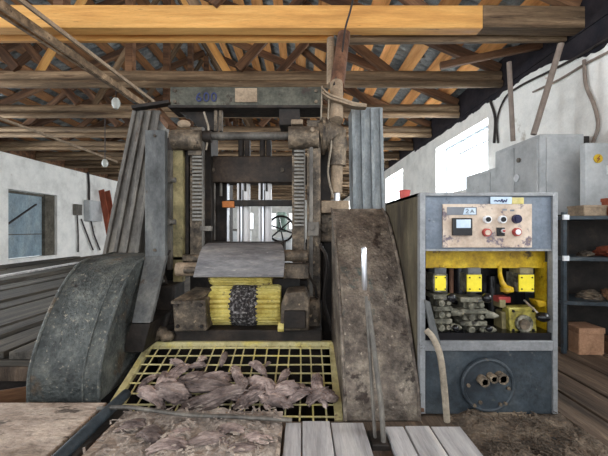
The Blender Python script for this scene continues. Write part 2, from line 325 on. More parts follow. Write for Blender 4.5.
def truss(y, tie, label, first=False):
    t = thing('roof_truss', (XM, y, ZT), label, 'roof truss', 'roof trusses')
    if first:
        beam_child('tie_beam', (XL+.05, y, ZT+.17), (2.22, y-.0, ZT+.155), .16, .28, M['new_wood'], t)
        beam_child('tie_beam', (2.22, y+.01, ZT+.165), (XR+.0, y+.01, ZT+.15), .18, .27, M['old_wood'], t)['label'] = 'old grey end of the tie beam'
        beam_child('tie_board', (XL+.05, y+.25, ZT+.10), (.42, y+.25, ZT+.10), .06, .15, M['new_wood'], t)
        beam_child('tie_board', (.62, y+.2, ZT+.02), (XR-.05, y+.2, ZT+.05), .06, .10, M['old_wood'], t)
    else:
        for nm, dy, dz, r in (('tie_beam', 0, .21, .10), ('tie_beam', -.06, .06, .065)):
            q = MB(); pts = [Vector((XL+.05+(XR-XL-.1)*i/14, y+dy+.02*noise.noise((i*.7, y, dz)), ZT+dz+.02*noise.noise((i*.6, y+9, dz)))) for i in range(15)]
            q.tube(pts, [r*(1+.12*noise.noise((i*.5, y, 2))) for i in range(15)], 12)
            q.build(nm, tie, t)
    for sd in (-1, 1):
        xe = XM+sd*(HW-.4)
        beam_child('rafter', (xe, y, zroof(xe)-.05), (XM+sd*.05, y, zroof(XM)-.03), .10, .17, M['brown_wood'], t)
        x1 = XM+sd*3.2
        beam_child('strut', (XM+sd*4.6, y+.095, ZT+.3), (x1-sd*.3, y+.095, zroof(x1)-.1), .08, .15, M['brown_wood'], t)
        beam_child('strut', (XM+sd*1.9, y-.095, ZT+.3), (x1-sd*.1, y-.095, zroof(x1)-.1), .08, .15, M['brown_wood'], t)
        beam_child('strut', (XM+sd*1.7, y+.10, ZT+.3), (XM+sd*.15, y+.10, zroof(XM)-.2), .05, .13, M['new_wood'] if int(y*10)%3 else M['old_wood'], t)
    q = MB(); q.beam((XM, y, ZT+.25), (XM, y, zroof(XM)-.15), .12, .14, (0,1,0)); q.build('king_post', M['brown_wood'], t)
    return t
truss(4.25, None, 'nearest roof truss, its tie beam a new yellow squared timber', True)
t2 = truss(5.95, M['old_wood'], 'second roof truss with an old grey double log tie beam, just above the saw header')
t3 = truss(7.55, M['old_wood'], 'third roof truss from the front with a pale brown tie beam')
names = ['fourth', 'fifth', 'sixth', 'seventh', 'eighth', 'ninth', 'tenth', 'eleventh', 'twelfth', 'thirteenth', 'fourteenth', 'fifteenth', 'sixteenth', 'last']
for i, nmz in enumerate(names):
    c = copy_tree(t3); c.location.y = 9.15+1.5*i; c['label'] = '%s roof truss counted back from the yellow timber one' % nmz
# long double board hung under the trusses at the left, running to the saw
t = thing('hanging_timber', (-3.0, 4, 3.4), 'long pair of grey boards under the tie beams, running back towards the saw', 'timber')
q = MB(); q.beam((-3.22, 3.4, ZT-.06), (-2.92, 6.6, ZT-.14), .04, .10); q.build('board', M['old_wood'], t)
q = MB(); q.beam((-3.0, 3.4, ZT-.02), (-2.78, 6.4, ZT-.06), .03, .05); q.build('edge_strip', M['pale_pipe'], t)
q = MB(); q.beam((-3.42, 3.5, ZT-.02), (-3.05, 6.2, ZT-.1), .05, .06); q.build('board', M['old_wood'], t)
q = MB(); q.tube([(-6.35, 6.5, ZT-.12), (-6.3, 9.2, ZT-.14), (-6.2, 11.4, ZT-.2)], .035, 8)
q.build('ceiling_pipe', M['pale_pipe'], label='thin pale pipe running back under the dark left roof slope', cat='pipe')
# diagonal board and struts by the right wall
o = beam_child('roof_brace', W(440, 66, 5.2), W(556, 42, 4.9), .08, .10, M['brown_wood'], None); tag(o, 'sloping brown board under the first tie beams, ending at the right wall', 'board')
for a, b, r, lb in (((561, 44), (533.5, 134.5), .035, 'weathered leaning pole rising from the tall grey cabinet to the eaves'), ((509, 62), (513, 141), .03, 'thin upright pole behind the tall grey cabinet, reaching the second tie beam')):
    Y0 = 4.1 if a[0] > 550 else 4.45
    p0, p1 = W(a[0], a[1], Y0), W(b[0], b[1], Y0+.05)
    q = MB(); q.tube([p0.lerp(p1, i/5)+Vector((.008*noise.noise((i, a[0], 0)), 0, 0)) for i in range(6)], r, 8); q.build('pole', M['conduit'], label=lb, cat='pole')
# cables on the right wall
XW = XR-.03
def onwall(px, py): Y = XW*F/(px-CX); return Vector((XW, Y, H-(py-CY)*Y/F))
def cable(pts, r, label, m='cable'):
    q = MB(); q.tube(curve_pts([onwall(*a) for a in pts]), r, 8); return q.build('cable', M[m], label=label, cat='cable')
cable([(498,143),(497,120),(505,98),(520,86),(548,72),(575,58),(612,36)], .016, 'long black cable climbing the right wall from behind the tall cabinet')
cable([(533,92),(560,79),(585,64),(612,50)], .014, 'lower grey cable running along the right wall under the black one', 'conduit')
cable([(584,60),(586,85),(594,105),(598,125),(592,146)], .02, 'wavy grey conduit dropping to the box with the yellow sign', 'conduit')
cable([(490,100),(495,118),(494,143)], .022, 'short thick dark cable beside the near window', 'cable')

# ------------------------------------------------------------------ left wall fittings
XF = XL+.02
def lwall(px, py): Y = XF*F/(px-CX); return Vector((XF, Y, H-(py-CY)*Y/F))
def wallbox(px0, px1, py0, py1, dep, name, label, m, cat):
    a = lwall(px0, py1); b = lwall(px1, py0); t = thing(name, (XF, (a.y+b.y)/2, a.z), label, cat)
    MB().box((XF, a.y, a.z), (XF+dep, b.y, H-(py0-CY)*a.y/F)).build('case', M[m], t, bevel=.01)
    MB().box((XF+dep, a.y+.04, a.z+.04), (XF+dep+.015, b.y-.04, H-(py0-CY)*a.y/F-.04)).build('lid', M[m], t)
    return t
wallbox(73, 79, 204, 215, .14, 'switch_box', 'small grey switch box on the left wall beside the blue door', 'grey_steel', 'box')
wallbox(84, 97, 200, 221, .25, 'fuse_box', 'larger pale fuse box on the left wall with cables below', 'electric', 'box')
for pts, lb in (([(88,200),(88,185),(87,172)], 'thick dark conduit above the pale fuse box'), ([(90,221),(93,235),(99,250)], 'dark cable leaving the bottom of the pale fuse box'),
                ([(76,215),(77,235),(77,252)], 'straight grey cable below the small switch box'), ([(80,219),(88,240),(92,250)], 'slanting cable between the two boxes on the left wall')):
    q = MB(); q.tube([lwall(*a)+Vector((.05,0,0)) for a in pts], .045 if 'thick' in lb else .03, 8); q.build('cable', M['cable'], label=lb, cat='cable')
for (a, b, lb) in (((97,190),(109,252),'nearer red brown board leaning on the left wall'), ((103,191),(118,240),'farther red brown board leaning on the left wall')):
    p0 = lwall(*a)+Vector((.2,0,0)); p1 = W(b[0], b[1], p0.y-.6)
    p1.z = .02; p1.x = -8.4
    q = MB(); q.beam(p0, p1, .25, .05, (0,1,0)); q.build('leaning_board', M['redbrown'], label=lb, cat='board')
# hanging lamps
def lamp(px, py, Y, r, lb):
    c = W(px, py, Y); t = thing('hanging_lamp', c, lb, 'lamp')
    q = MB(); q.tube([c+Vector((0,0,r*1.2)), c+Vector((0,0,.4*r)), c-Vector((0,0,.6*r)), c-Vector((0,0,1.4*r))], [r*.55, r, r*.95, r*.5], 16); q.build('shade', M['lamp'], t)
    q = MB(); q.cyl(c+Vector((0,0,r*1.2)), (c.x, c.y, ZT+.05), .01, n=6); q.build('cord', M['cable'], t)
lamp(105, 163, 7.55, .065, 'small round white lamp hanging before the left wall')
lamp(116, 103, 5.95, .07, 'pale lamp hanging under the long grey boards')
# skirting rubble along left wall
# ------------------------------------------------------------------ boards piled on the left floor
rnd = random.Random(3)
x = -1.96; n_ = 0
pl_lb = ['grey plank end nearest the left guard, at the edge of the dark gap', 'grey plank second from the left guard along the dark gap', 'grey plank third from the left guard along the dark gap', 'grey plank fourth from the left guard along the dark gap', 'grey plank fifth from the left guard, running back from the dark gap']
while x > -9.1:
    wd_ = rnd.uniform(.20, .38); th = rnd.uniform(.06, .10); zt_ = .05+th+rnd.uniform(0, .012); L = rnd.uniform(4.5, 7)
    y0 = 2.96+rnd.uniform(0, .05); dx = rnd.uniform(-.03, .03)
    lb = 'grey weathered plank, %s counted left from the curved guard along the dark gap' % ORDB[n_]
    o = beam_child('loose_plank', (x-wd_/2, y0, zt_-th/2), (x-wd_/2+dx, y0+L, zt_-th/2-.005), wd_, th, M['grey_plank'], None, up=(1,0,0)); tag(o, lb, 'plank', 'planks lying on the left floor')
    if n_ > 3:
        o = beam_child('loose_plank', (x-wd_/2, y0+L+.1, th/2+.01), (x-wd_/2+dx, y0+L+rnd.uniform(2, 5), th/2+.01), wd_, th, M['grey_plank'], None, up=(1,0,0)); tag(o, 'dusty farther plank near the blue door, behind the %s near one from the guard' % ORDB[n_], 'plank', 'far planks on the left floor')
    x -= wd_+rnd.uniform(.02, .08); n_ += 1
MB().box((-9.3, 2.96, .0), (-1.97, 3.10, .05)).build('edge_timber', M['grey_plank'], bevel=.008, label='long timber under the plank ends along the dark gap at left', cat='timber')
o = beam_child('loose_plank', (-6.1, 6.2, .23), (-6.4, 9.7, .24), .13, .04, M['deck_plank'], None, up=(1,.08,0)); tag(o, 'narrow pale yellow plank lying on top of the grey ones at left', 'plank', 'planks lying on the left floor')
o = beam_child('loose_plank', (-2.4, 2.3, -.02), (-1.95, 2.85, -.14), .14, .05, M['brown_wood'], None, up=(.6,.8,0)); tag(o, 'short brown plank end down in the dark gap beside the left guard', 'plank', 'planks lying on the left floor')

# ------------------------------------------------------------------ fenders
def fender(name, x0, x1, prof, m, label, ridge=None, lip=.012):
    t = thing(name, ((x0+x1)/2, prof[-1][0]-.2, 0), label, 'machine guard')
    pr = curve_pts([(0, a, b) for a, b in prof], 5)
    q = MB(); n = len(pr); nx = 8; vs = []
    for p_ in pr:
        for k in range(nx+1):
            x = x0+(x1-x0)*k/nx; vs.append((x, p_.y+.012*noise.noise((x*3, p_.z*3, 1)), p_.z))
    fs = [(i*(nx+1)+k, i*(nx+1)+k+1, (i+1)*(nx+1)+k+1, (i+1)*(nx+1)+k) for i in range(n-1) for k in range(nx)]
    q.add(vs, fs)
    yb = prof[-1][0]
    for x in (x0, x1):
        side = [Vector((x, p_.y+.012*noise.noise((x*3, p_.z*3, 1)), p_.z)) for p_ in pr]+[Vector((x, yb, 0))]
        q.add(side, [tuple(range(len(side)))])
    o = q.build('curved_plate', m, t); 
    q = MB()
    for x in (x0, x1):
        q.tube([Vector((x, p_.y, p_.z)) for p_ in pr], lip, 6)
    q.build('edge_bead', m, t)
    if ridge:
        q = MB(); xr, i0 = ridge; q.tube([Vector((xr+.0*i, p_.y-.006, p_.z)) for i, p_ in enumerate(pr[:int(n*i0)])], .006, 6); q.build('seam', m, t)
    return t
fender('curved_guard', -1.90, -1.41, [(2.36,0),(2.37,.2),(2.46,.42),(2.60,.64),(2.80,.84),(3.0,.93),(3.45,.96)], M['guard'], 'broad curved grey steel guard at the left of the saw', (-1.52, .75))
fender('curved_guard', .27, .735, [(2.13,0),(2.15,.16),(2.24,.36),(2.38,.62),(2.62,.98),(2.88,1.26),(3.10,1.385)], M['rust_guard'], 'tall brown rust-stained curved guard between the saw and the control cabinet')

# ------------------------------------------------------------------ gang saw
S = thing('gang_saw', (-.53, 3.5, 0), 'huge old frame saw with yellow feed roller and number 600 on its header beam', 'sawmill machine')
hb = MB().pbox(170, 86.5, 322, 106, 3.5, .25).build('header_beam', M['green_steel'], S, bevel=.01)
MB().pbox(235, 88, 257, 102, 3.49, .012).build('pale_patch', M['pale_pipe'], hb)
MB().pbox(168, 105, 323, 107.5, 3.47, .3).build('flange', M['dark_steel'], hb)
tx = bpy.data.curves.new('num', 'FONT'); tx.body = '600'; tx.size = .135; tx.extrude = .003; tx.space_character = 1.15
to = bpy.data.objects.new('num', tx); COL.objects.link(to); bpy.context.view_layer.update()
me = bpy.data.meshes.new_from_object(to.evaluated_get(bpy.context.evaluated_depsgraph_get())); bpy.data.objects.remove(to)
to = bpy.data.objects.new('number_marking', me); COL.objects.link(to); me.materials.append(M['label_blue'])
to.parent = hb; tp = W(195.5, 101.5, 3.492); to.location = tp-ORG[S.name]; to.rotation_euler = (math.pi/2, 0, 0); to['label'] = 'blue painted number 600'
q = MB(); q.pbox(214, 107.5, 217, 131, 3.55, .05); q.pbox(219, 107.5, 222, 131, 3.55, .05); q.build('hanger_bars', M['dirty_steel'], S)
MB().pbox(279, 107.5, 300, 125, 3.5, .25).build('header_block', M['dark_steel'], S, bevel=.008)
MB().ppoly([(172,107.5),(215,107.5),(215,130),(200,130),(190,118)], 3.6, .15).build('gusset', M['dark_steel'], S)
# slanted ribbed side covers
for nm, pts, ribs, m, lb in (('side_cover', [(134,110),(160,110),(138,255),(104,255)], (.33, .62), 'grey_steel', 'leaning weathered ribbed cover'), ('side_cover', [(352,107),(381.5,107),(384,212),(353.5,212)], (.34, .66), 'pale_steel', 'upright bluish ribbed cover')):
    o = MB().ppoly(pts, 3.75 if pts[0][0] > 200 else 3.5, .3).build(nm, M[m], S, bevel=.008, label=lb)
    Y = 3.75 if pts[0][0] > 200 else 3.5
    a, b, c, d_ = pts; q = MB()
    for r_ in ribs+(.03, .97):
        u = (a[0]+(b[0]-a[0])*r_, a[1]+1); v = (d_[0]+(c[0]-d_[0])*r_, d_[1])
        q.beam(W(u[0], u[1], Y-.015), W(v[0], v[1], Y-.015), .035, .04, (0,1,0))
    q.build('ribs', M[m], o, bevel=.004)
q = MB(); q.beam(W(133, 108.5, 3.45), W(170, 103, 3.5), .10, .03); q.build('top_plate', M['dark_steel'], S)
q = MB(); q.beam(W(155, 108, 3.6), W(172, 128, 3.45), .1, .05); q.build('brace', M['brown_wood'], S)
# left uprights
q = MB(); q.pbox(145, 130, 165, 258, 3.05, .06)
q.add([W(145,256,3.05), W(166,256,3.05), W(150,323,2.68), W(131.5,323,2.68), W(145,256,3.05)+Vector((0,.06,0)), W(166,256,3.05)+Vector((0,.06,0)), W(150,323,2.68)+Vector((0,.05,0)), W(131.5,323,2.68)+Vector((0,.05,0))], [(0,1,2,3),(7,6,5,4),(0,4,5,1),(1,5,6,2),(2,6,7,3),(3,7,4,0)])
q.build('front_post', M['blue_steel'], S, bevel=.004)
MB().ppoly([(131,324),(150,324),(143,352),(122,352)], 2.70, .5).build('post_foot', M['dark_steel'], S)
MB().pbox(167, 150, 171, 270, 3.2, .05).build('guide_bar', M['grey_steel'], S, bevel=.003)
MB().pbox(173, 146, 182.5, 282, 3.3, .08).build('guide_bar', M['olive'], S, bevel=.003, label='olive guide bar')
MB().pbox(183, 138, 188.5, 262, 3.38, .08).build('guide_bar', M['dark_steel'], S, label='black guide bar')
MB().pbox(165, 138, 174, 330, 3.5, .1).build('rear_upright', M['dark_steel'], S)
for yy in (180, 222):
    q = MB(); a = W(166, yy, 3.17); q.cyl(a, a+Vector((.09,0,0)), .025, n=10); q.cyl(a+Vector((.03,-.03,0)), a+Vector((.03,.05,0)), .03, n=6); q.build('clamp', M['grey_steel'], S)
def rack(x0, x1, y0, y1, ta, tb, Y, m):
    q = MB(); q.pbox(x0, y0, x1, y1, Y, .07); q.build('rack_bar', M[m], S, bevel=.003)
    o = bpy.data.objects[list(ORG)[-1]]
    g = MB(); y = ta
    while y < tb: g.pbox(x0+2.2, y, x1-1.0, y+1.9, Y-.035, .036); y += 3.7
    g.build('rack_teeth', M['teeth'], o, smooth=False)
    e = MB(); e.pbox(x1-1.2, y0, x1+.3, y1, Y-.04, .05); e.build('rack_flange', M['olive'] if m == 'olive' else M['grey_steel'], o)
rack(190, 203, 127, 270, 141, 222, 3.35, 'dirty_steel')
rack(292, 305, 146, 262, 150, 224, 3.35, 'dirty_steel')
MB().pbox(200, 226, 211, 231, 3.3, .06).build('rack_clip', M['grey_steel'], S, bevel=.003)
# right posts
MB().pbox(307, 120, 320.5, 336, 3.3, .10).build('front_post', M['dirty_steel'], S, bevel=.006)
MB().pbox(309.5, 146, 313, 330, 3.27, .04).build('post_ridge', M['grey_steel'], S)
q = MB(); q.pbox(308, 222, 319, 236, 3.24, .04); a = W(312, 227, 3.22); q.cyl(a, a+Vector((0,.05,0)), .03, n=12); q.build('latch', M['grey_steel'], S, bevel=.003)
MB().pbox(321, 146, 331, 200, 3.6, .25).build('rear_upright', M['dark_steel'], S)
MB().pbox(322, 240, 342, 350, 3.45, .5).build('side_housing', M['dark_steel'], S, bevel=.02)
q = MB(); q.pbox(321, 213, 336, 242, 3.4, .2); a = W(325, 228, 3.38); q.cyl(a, a+Vector((0,.1,0)), .05, n=12); q.build('casting', M['dirty_steel'], S, bevel=.02)
# bearings and cross shaft
def hcyl(name, x0, x1, y0, y1, Y, m, par=None, n=24, bev=.006):
    c = (y0+y1)/2; r = (y1-y0)/2*Y/F; a = W(x0, c, Y+r); b = W(x1, c, Y+r); a.z = b.z = H-(c-CY)*Y/F; a.x = (x0-CX)*Y/F; b.x = (x1-CX)*Y/F
    return MB().cyl(a, b, r, n=n).build(name, M[m], par or S, bevel=bev)
o = hcyl('bearing_housing', 169, 199, 127, 148, 3.2, 'dirty_steel')
MB().ball(W(184, 124, 3.3), .05, (1.3, 1, .8)).build('oil_cup', M['pale_pipe'], o); MB().pbox(188, 147, 201, 155, 3.3, .12).build('housing_foot', M['dirty_steel'], o)
hcyl('cross_shaft', 197, 290, 131, 139, 3.3, 'grey_steel')
hcyl('shaft_collar', 196, 210, 129, 141, 3.28, 'dark_steel')
o = hcyl('bearing_housing', 288, 319, 123.5, 146, 3.2, 'dirty_steel')
MB().pbox(291, 119, 303, 124, 3.3, .1).build('oil_cup', M['pale_pipe'], o, bevel=.01)
q = MB(); a = W(312, 131, 3.22); q.cyl(a, a+Vector((0,-.05,0)), .022, n=6); q.build('plug', M['dirty_steel'], o)
# elbow pipe and cylinder
q = MB(); q.tube(curve_pts([W(319, 137, 3.42), W(327, 136, 3.42), W(335, 139, 3.42), W(337, 149, 3.42), W(337, 166, 3.42)], 5), [.16]*6+[.14]*5+[.11]*5+[.09]*5, 18); q.build('elbow', M['dirty_steel'], S)
q = MB(); q.cyl(W(322, 136.5, 3.42), W(324.5, 136.5, 3.42), .185, n=22); q.build('elbow_flange', M['dirty_steel'], S)
q = MB(); q.tube([W(337, 156, 3.42), W(337, 163, 3.42), W(337, 163.2, 3.42), W(336.5, 193, 3.42)], [.085, .085, .062, .058], 18); q.build('hydraulic_cylinder', M['pale_pipe'], S)
q = MB(); q.cyl(W(337, 192, 3.42), W(337, 205, 3.42), .034, n=14); q.build('piston_rod', M['bright'], S)
q = MB(); q.pbox(321, 200.5, 349, 213, 3.32, .22); q.build('support_block', M['pale_pipe'], S, bevel=.01)
for k, dy in enumerate((0, 4.5)):
    q = MB(); q2 = curve_pts([W(321, 90+dy, 3.5), W(329, 97+dy*.7, 3.48), (W(340, 101+dy*.6, 3.48)), W(353, 105.5+dy*.5, 3.55), W(366, 107.5+dy*.2, 3.6)], 5)
    vs = []; 
    for p_ in q2: vs += [p_+Vector((0,-.05,0)), p_+Vector((0,.05,0)), p_+Vector((0,.05,.022)), p_+Vector((0,-.05,.022))]
    n = len(q2); q.add(vs, [(0,1,2,3), (4*n-4,4*n-1,4*n-2,4*n-3)]+[(4*i+j, 4*i+(j+1)%4, 4*i+4+(j+1)%4, 4*i+4+j) for i in range(n-1) for j in range(4)]); q.build('leaf_strap', M['pale_pipe'], S)
q = MB(); q.cyl(W(322, 86, 3.48), W(321, 122, 3.4), .008, n=6); q.cyl(W(329, 96, 3.48), W(328, 121, 3.4), .008, n=6); q.build('tie_wire', M['hose'], S)
# inner frame
MB().pbox(204, 156, 331, 182.5, 3.7, .25).build('crossbeam', M['dark_brown_steel'], S, bevel=.01)
MB().pbox(204, 107.5, 211, 268, 3.62, .3).build('inner_upright', M['dark_steel'], S)
MB().pbox(211, 156, 227.5, 272, 3.85, .3).build('inner_upright', M['dark_steel'], S)
for x, w_ in ((214.5, 1.3), (221, 1.4)):
    q = MB(); q.cyl(W(x, 183, 3.75), W(x, 196 if x > 218 else 240, 3.75), w_*3.75/F, n=12); q.build('guide_rod', M['grey_steel'], S)
MB().pbox(227, 183, 228.6, 243, 3.8, .05).build('edge_strip', M['bright'], S)
MB().pbox(306, 240, 322, 300, 3.5, .3).build('inner_upright', M['dark_steel'], S)
q = MB(); q.pbox(227, 200, 293, 206, 3.68, .05); q.build('stay_bar', M['dark_steel'], S, bevel=.005)
q = MB(); q.pbox(222, 201, 234, 207.5, 3.66, .08); q.build('bar_end', M['orange_paint'], S, bevel=.006)
for x0 in (237, 258.5):
    MB().pbox(x0+1, 138, x0+6, 156.5, 3.72, .1).build('blade_clamp', M['dark_steel'], S, bevel=.012)
    MB().pbox(x0+7.5, 138, x0+12.5, 156.5, 3.72, .1).build('blade_clamp', M['dark_steel'], S, bevel=.012)
    MB().pbox(x0+2.2, 182.5, x0+4.2, 199.5, 3.73, .06).build('blade_clamp', M['dark_steel'], S, bevel=.004)
    MB().pbox(x0+7, 182.5, x0+9, 191, 3.73, .06).build('blade_clamp', M['dark_steel'], S, bevel=.004)
    q = MB(); q.pbox(x0, 182.5, x0+2, 243, 3.75, .12); q.build('saw_blade', M['white_metal'], S)
    q = MB(); q.pbox(x0+3.6, 182.5, x0+5.2, 243, 3.75, .12); q.build('saw_blade', M['bright'], S)
    q = MB(); q.cyl(W(x0+9.3, 184, 3.80), W(x0+9.3, 243, 3.80), 4.0*3.8/F, n=18); q.build('tension_column', M['white_metal'], S)
    q = MB(); q.pbox(x0+5.4, 190, x0+5.9, 243, 3.745, .02); q.build('saw_blade', M['dark_steel'], S)
# upper roller, cover
def flute(name, x0, x1, yc, r, Y, m, par, teeth=26, dep=.022):
    xa = (x0-CX)*Y/F; xb = (x1-CX)*Y/F; zc = H-(yc-CY)*Y/F; q = MB(); n = teeth*4; vs = []
    for xi in (xa, xa+.03, xb-.03, xb):
        for k in range(n):
            a = 2*math.pi*k/n; rr = r-(dep if k % 4 in (2,) else 0)-(.014 if xi in (xa, xb) else 0); vs.append((xi, Y+r+rr*math.sin(a), zc+rr*math.cos(a)))
    fs = [(j*n+k, j*n+(k+1)%n, (j+1)*n+(k+1)%n, (j+1)*n+k) for j in range(3) for k in range(n)]+[tuple(range(n)), tuple(range(3*n, 4*n))]
    return q.add(vs, fs).build(name, M[m], par, smooth=False)
flute('feed_roller', 207, 271, 270, .165, 3.02, 'yellow_roll', S)
lr = flute('feed_roller', 206, 280, 309, .185, 2.98, 'yellow_roll', S)
lr['label'] = 'lower fluted yellow feed roller'
q = MB(); n = 48; vs = []; xa = (228-CX)*2.98/F; xb = (257-CX)*2.98/F; zc = H-(309-CY)*2.98/F
for i in range(9):
    for k in range(n):
        a = 2*math.pi*k/n; x = xa+(xb-xa)*i/8+.02*noise.noise((k*.4, i, 5))*(1 if i in (0, 8) else 0); rr = .192+.008*noise.noise((i*2.1, k*.9, 3))-(.012 if i in (0, 8) else 0)
        vs.append((x, 2.98+.185+rr*math.sin(a), zc+rr*math.cos(a)))
q.add(vs, [(j*n+k, j*n+(k+1)%n, (j+1)*n+(k+1)%n, (j+1)*n+k) for j in range(8) for k in range(n)]); q.build('caked_bark', M['bark_wrap'], lr)
pr = [(243, 3.22), (244, 3.12), (250, 3.03), (262, 2.97), (277, 2.95)]; xl = [213, 206, 201, 197, 193]; xr = [274, 281, 284, 284.5, 283.5]
c5 = curve_pts([(xl[i], pr[i][0], pr[i][1]) for i in range(5)], 5); c6 = curve_pts([(xr[i], pr[i][0], pr[i][1]) for i in range(5)], 5)
q = MB(); vs = []; n = len(c5)
for k, th in enumerate((0, .035)):
    for i in range(n): vs += [W(c5[i].x, c5[i].y, c5[i].z)+Vector((0, th, -th*.3)), W(c6[i].x, c6[i].y, c6[i].z)+Vector((0, th, -th*.3))]
fs = [(2*i, 2*i+1, 2*i+3, 2*i+2) for i in range(n-1)]+[(2*n+2*i+2, 2*n+2*i+3, 2*n+2*i+1, 2*n+2*i) for i in range(n-1)]
fs += [(2*i, 2*i+2, 2*n+2*i+2, 2*n+2*i) for i in range(n-1)]+[(2*i+1, 2*n+2*i+1, 2*n+2*i+3, 2*i+3) for i in range(n-1)]+[(0, 2*n, 2*n+1, 1), (2*n-2, 2*n-1, 4*n-1, 4*n-2)]
q.add(vs, fs).build('roller_cover', M['cover'], S)
MB().pbox(206, 243, 284, 262, 3.24, .4).build('cover_back', M['dark_steel'], S)
o = hcyl('roller_shaft', 174, 196, 263, 277, 2.99, 'pale_pipe')
hcyl('shaft_nut', 183, 196, 267, 274, 2.96, 'dirty_steel', o)
hcyl('roller_shaft', 282, 308, 250, 262, 3.05, 'dirty_steel')
MB().pbox(283, 264, 309, 279, 3.05, .15).build('roller_arm', M['dirty_steel'], S, bevel=.01)
MB().pbox(160, 255, 206, 262, 3.3, .2).build('roller_arm', M['dirty_steel'], S, bevel=.02)
MB().pbox(280, 279, 310, 300, 3.3, .3).build('roller_arm', M['dark_steel'], S, bevel=.02)
MB().pbox(270, 279, 300, 297, 3.2, .3).build('roller_back', M['dark_steel'], S)
# lower bearings
MB().ppoly([(172,301),(205,300),(207,331),(174,332)], 2.86, .3).build('bearing_block', M['dirty_steel'], S, bevel=.012)
q = MB(); q.add([W(171,301,2.84), W(191,301,2.84), W(214,288,3.1), W(196,287,3.15), W(171,304,2.84), W(191,304,2.84), W(214,291,3.1), W(196,290,3.15)], [(0,1,2,3),(7,6,5,4),(0,4,5,1),(1,5,6,2),(2,6,7,3),(3,7,4,0)]); q.build('block_lid', M['dirty_steel'], S)
MB().ppoly([(281,305),(286,293),(306,291),(310,300),(309,331),(280,331)], 2.88, .3).build('bearing_block', M['dirty_steel'], S, bevel=.015)
q = MB(); q.pbox(284, 311, 306, 329, 2.85, .04); q.build('block_lid', M['dark_steel'], S, bevel=.01)
q = MB(); a = W(278, 327, 2.9); q.cyl(a, a+Vector((.05,0,0)), .04, n=10); q.build('grease_nut', M['yellow_roll'], S)
MB().pbox(155, 330, 322, 343, 2.98, .55).build('sill', M['dark_steel'], S, bevel=.01)
MB().pbox(155, 285, 174, 332, 3.15, .3).build('side_housing', M['dark_steel'], S, bevel=.02)
MB().box((-1.36, 3.2, -.9), (.22, 4.4, .12)).build('bed_casting', M['dark_steel'], S)
MB().box((-1.3, 3.95, .1), (-1.0, 4.3, 1.5)).build('rear_column', M['dark_steel'], S)
q = MB()
for k in range(3): q.ball(W(153+7*k, 336-4*(k%2), 2.95), .07, (1, .8, .7))
q.build('grease_lump', M['dirty_steel'], S)

# pipe above the saw
t = thing('riser_pipe', W(338, 122, 3.6), 'rusty pipe rising from the saw to the yellow tie beam', 'pipe')
q = MB(); q.tube([W(346, 20, 4.42), W(341, 55, 4.1), W(337, 86, 3.75)], [.075, .08, .08], 16); q.build('upper_pipe', M['rust'], t)
q = MB(); q.tube([W(340, 40, 4.33)+Vector((-.12,0,0)), W(334, 84, 3.77)+Vector((-.03,.05,0))], [.05, .05], 10); q.build('side_pipe', M['pale_pipe'], t)
q = MB(); q.tube([W(336.5, 84, 3.72), W(336.5, 121, 3.46)], [.07, .07], 16); q.build('lower_pipe', M['pale_pipe'], t)
q = MB(); q.tube(curve_pts([W(354, -5, 3.9), W(350, 12, 4.0), W(345, 30, 4.05), W(341, 60, 3.96), W(334, 85, 3.62)]), .012, 8); q.build('cable', M['cable'], label='thin dark cable hanging down along the rusty riser pipe', cat='cable')

# ------------------------------------------------------------------ view through the saw: far machine
t = thing('hand_wheel_machine', W(284, 245, 9), 'far grey green machine with a spoked hand wheel, seen through the saw', 'machine')
t.location.z = 0; ORG[t.name] = Vector(t.location)
c = W(281, 229, 9); q = MB(); q.ring(c, (0,1,0), .34, .028)
for k in range(3):
    a = math.pi*k/3+.7; v = Vector((math.cos(a), 0, math.sin(a)))*.34; q.cyl(c-v, c+v, .02, n=8)
q.build('hand_wheel', M['black'], t)
MB().pbox(277, 212, 286, 232, 9.15, .5).build('gearbox', M['sage'], t, bevel=.03)
a = W(264, 240, 9.1); b = W(292, 232, 9.1); MB().box((a.x, 9.1, 0), (b.x, 10, a.z+.05)).build('machine_bed', M['electric'], t, bevel=.02)
t = thing('far_bench', (-2.0, 10.5, 0), 'white boxy machine far behind the saw blades', 'machine')
MB().box((-2.35, 11, 0), (-1.75, 11.8, 1.15)).build('housing', M['electric'], t, bevel=.03); MB().box((-2.4, 10.95, 1.15), (-1.7, 11.85, 1.2)).build('top', M['grey_steel'], t)

# ------------------------------------------------------------------ control cabinet
K = thing('control_cabinet', (1.19, 2.62, 0), 'blue grey control cabinet with cream instrument panel and yellow hydraulic valves', 'control cabinet')
YF = 2.17
x0 = W(420, 0, YF).x; x1 = W(558, 0, YF).x; zt = W(0, 192.5, YF).z
q = MB(); q.box((x0, YF+.01, .03), (x0+.012, 3.07, zt)); q.build('side_panel', M['cabinet_side'], K, label='brown-stained left side panel')
q = MB(); q.box((x1-.012, YF+.01, .03), (x1, 3.07, zt)); q.build('side_panel', M['cabinet_dark'], K)
q = MB(); q.box((x0, YF, zt-.02), (x1, 3.07, zt)); q.build('top_panel', M['cabinet_edge'], K)
q = MB(); q.box((x0, 3.04, .03), (x1, 3.07, zt-.02)); q.build('back_panel', M['cabinet_dark'], K)
q = MB(); q.pbox(420, 192.5, 425.5, 414, YF-.012, .05); q.pbox(553, 192.5, 558, 414, YF-.012, .05); q.pbox(425.5, 192.5, 553, 196, YF-.012, .05); q.build('front_frame', M['cabinet_edge'], K, bevel=.003)
up = MB().pbox(425.5, 196, 553, 249, YF+.005, .03).build('upper_panel', M['cabinet_blue'], K, bevel=.002)
MB().pbox(425.5, 249, 553, 251, YF+.0, .04).build('panel_lip', M['cabinet_edge'], K)
MB().pbox(426, 251, 553, 268, YF+.10, .03).build('yellow_backing', M['yellow'], K)
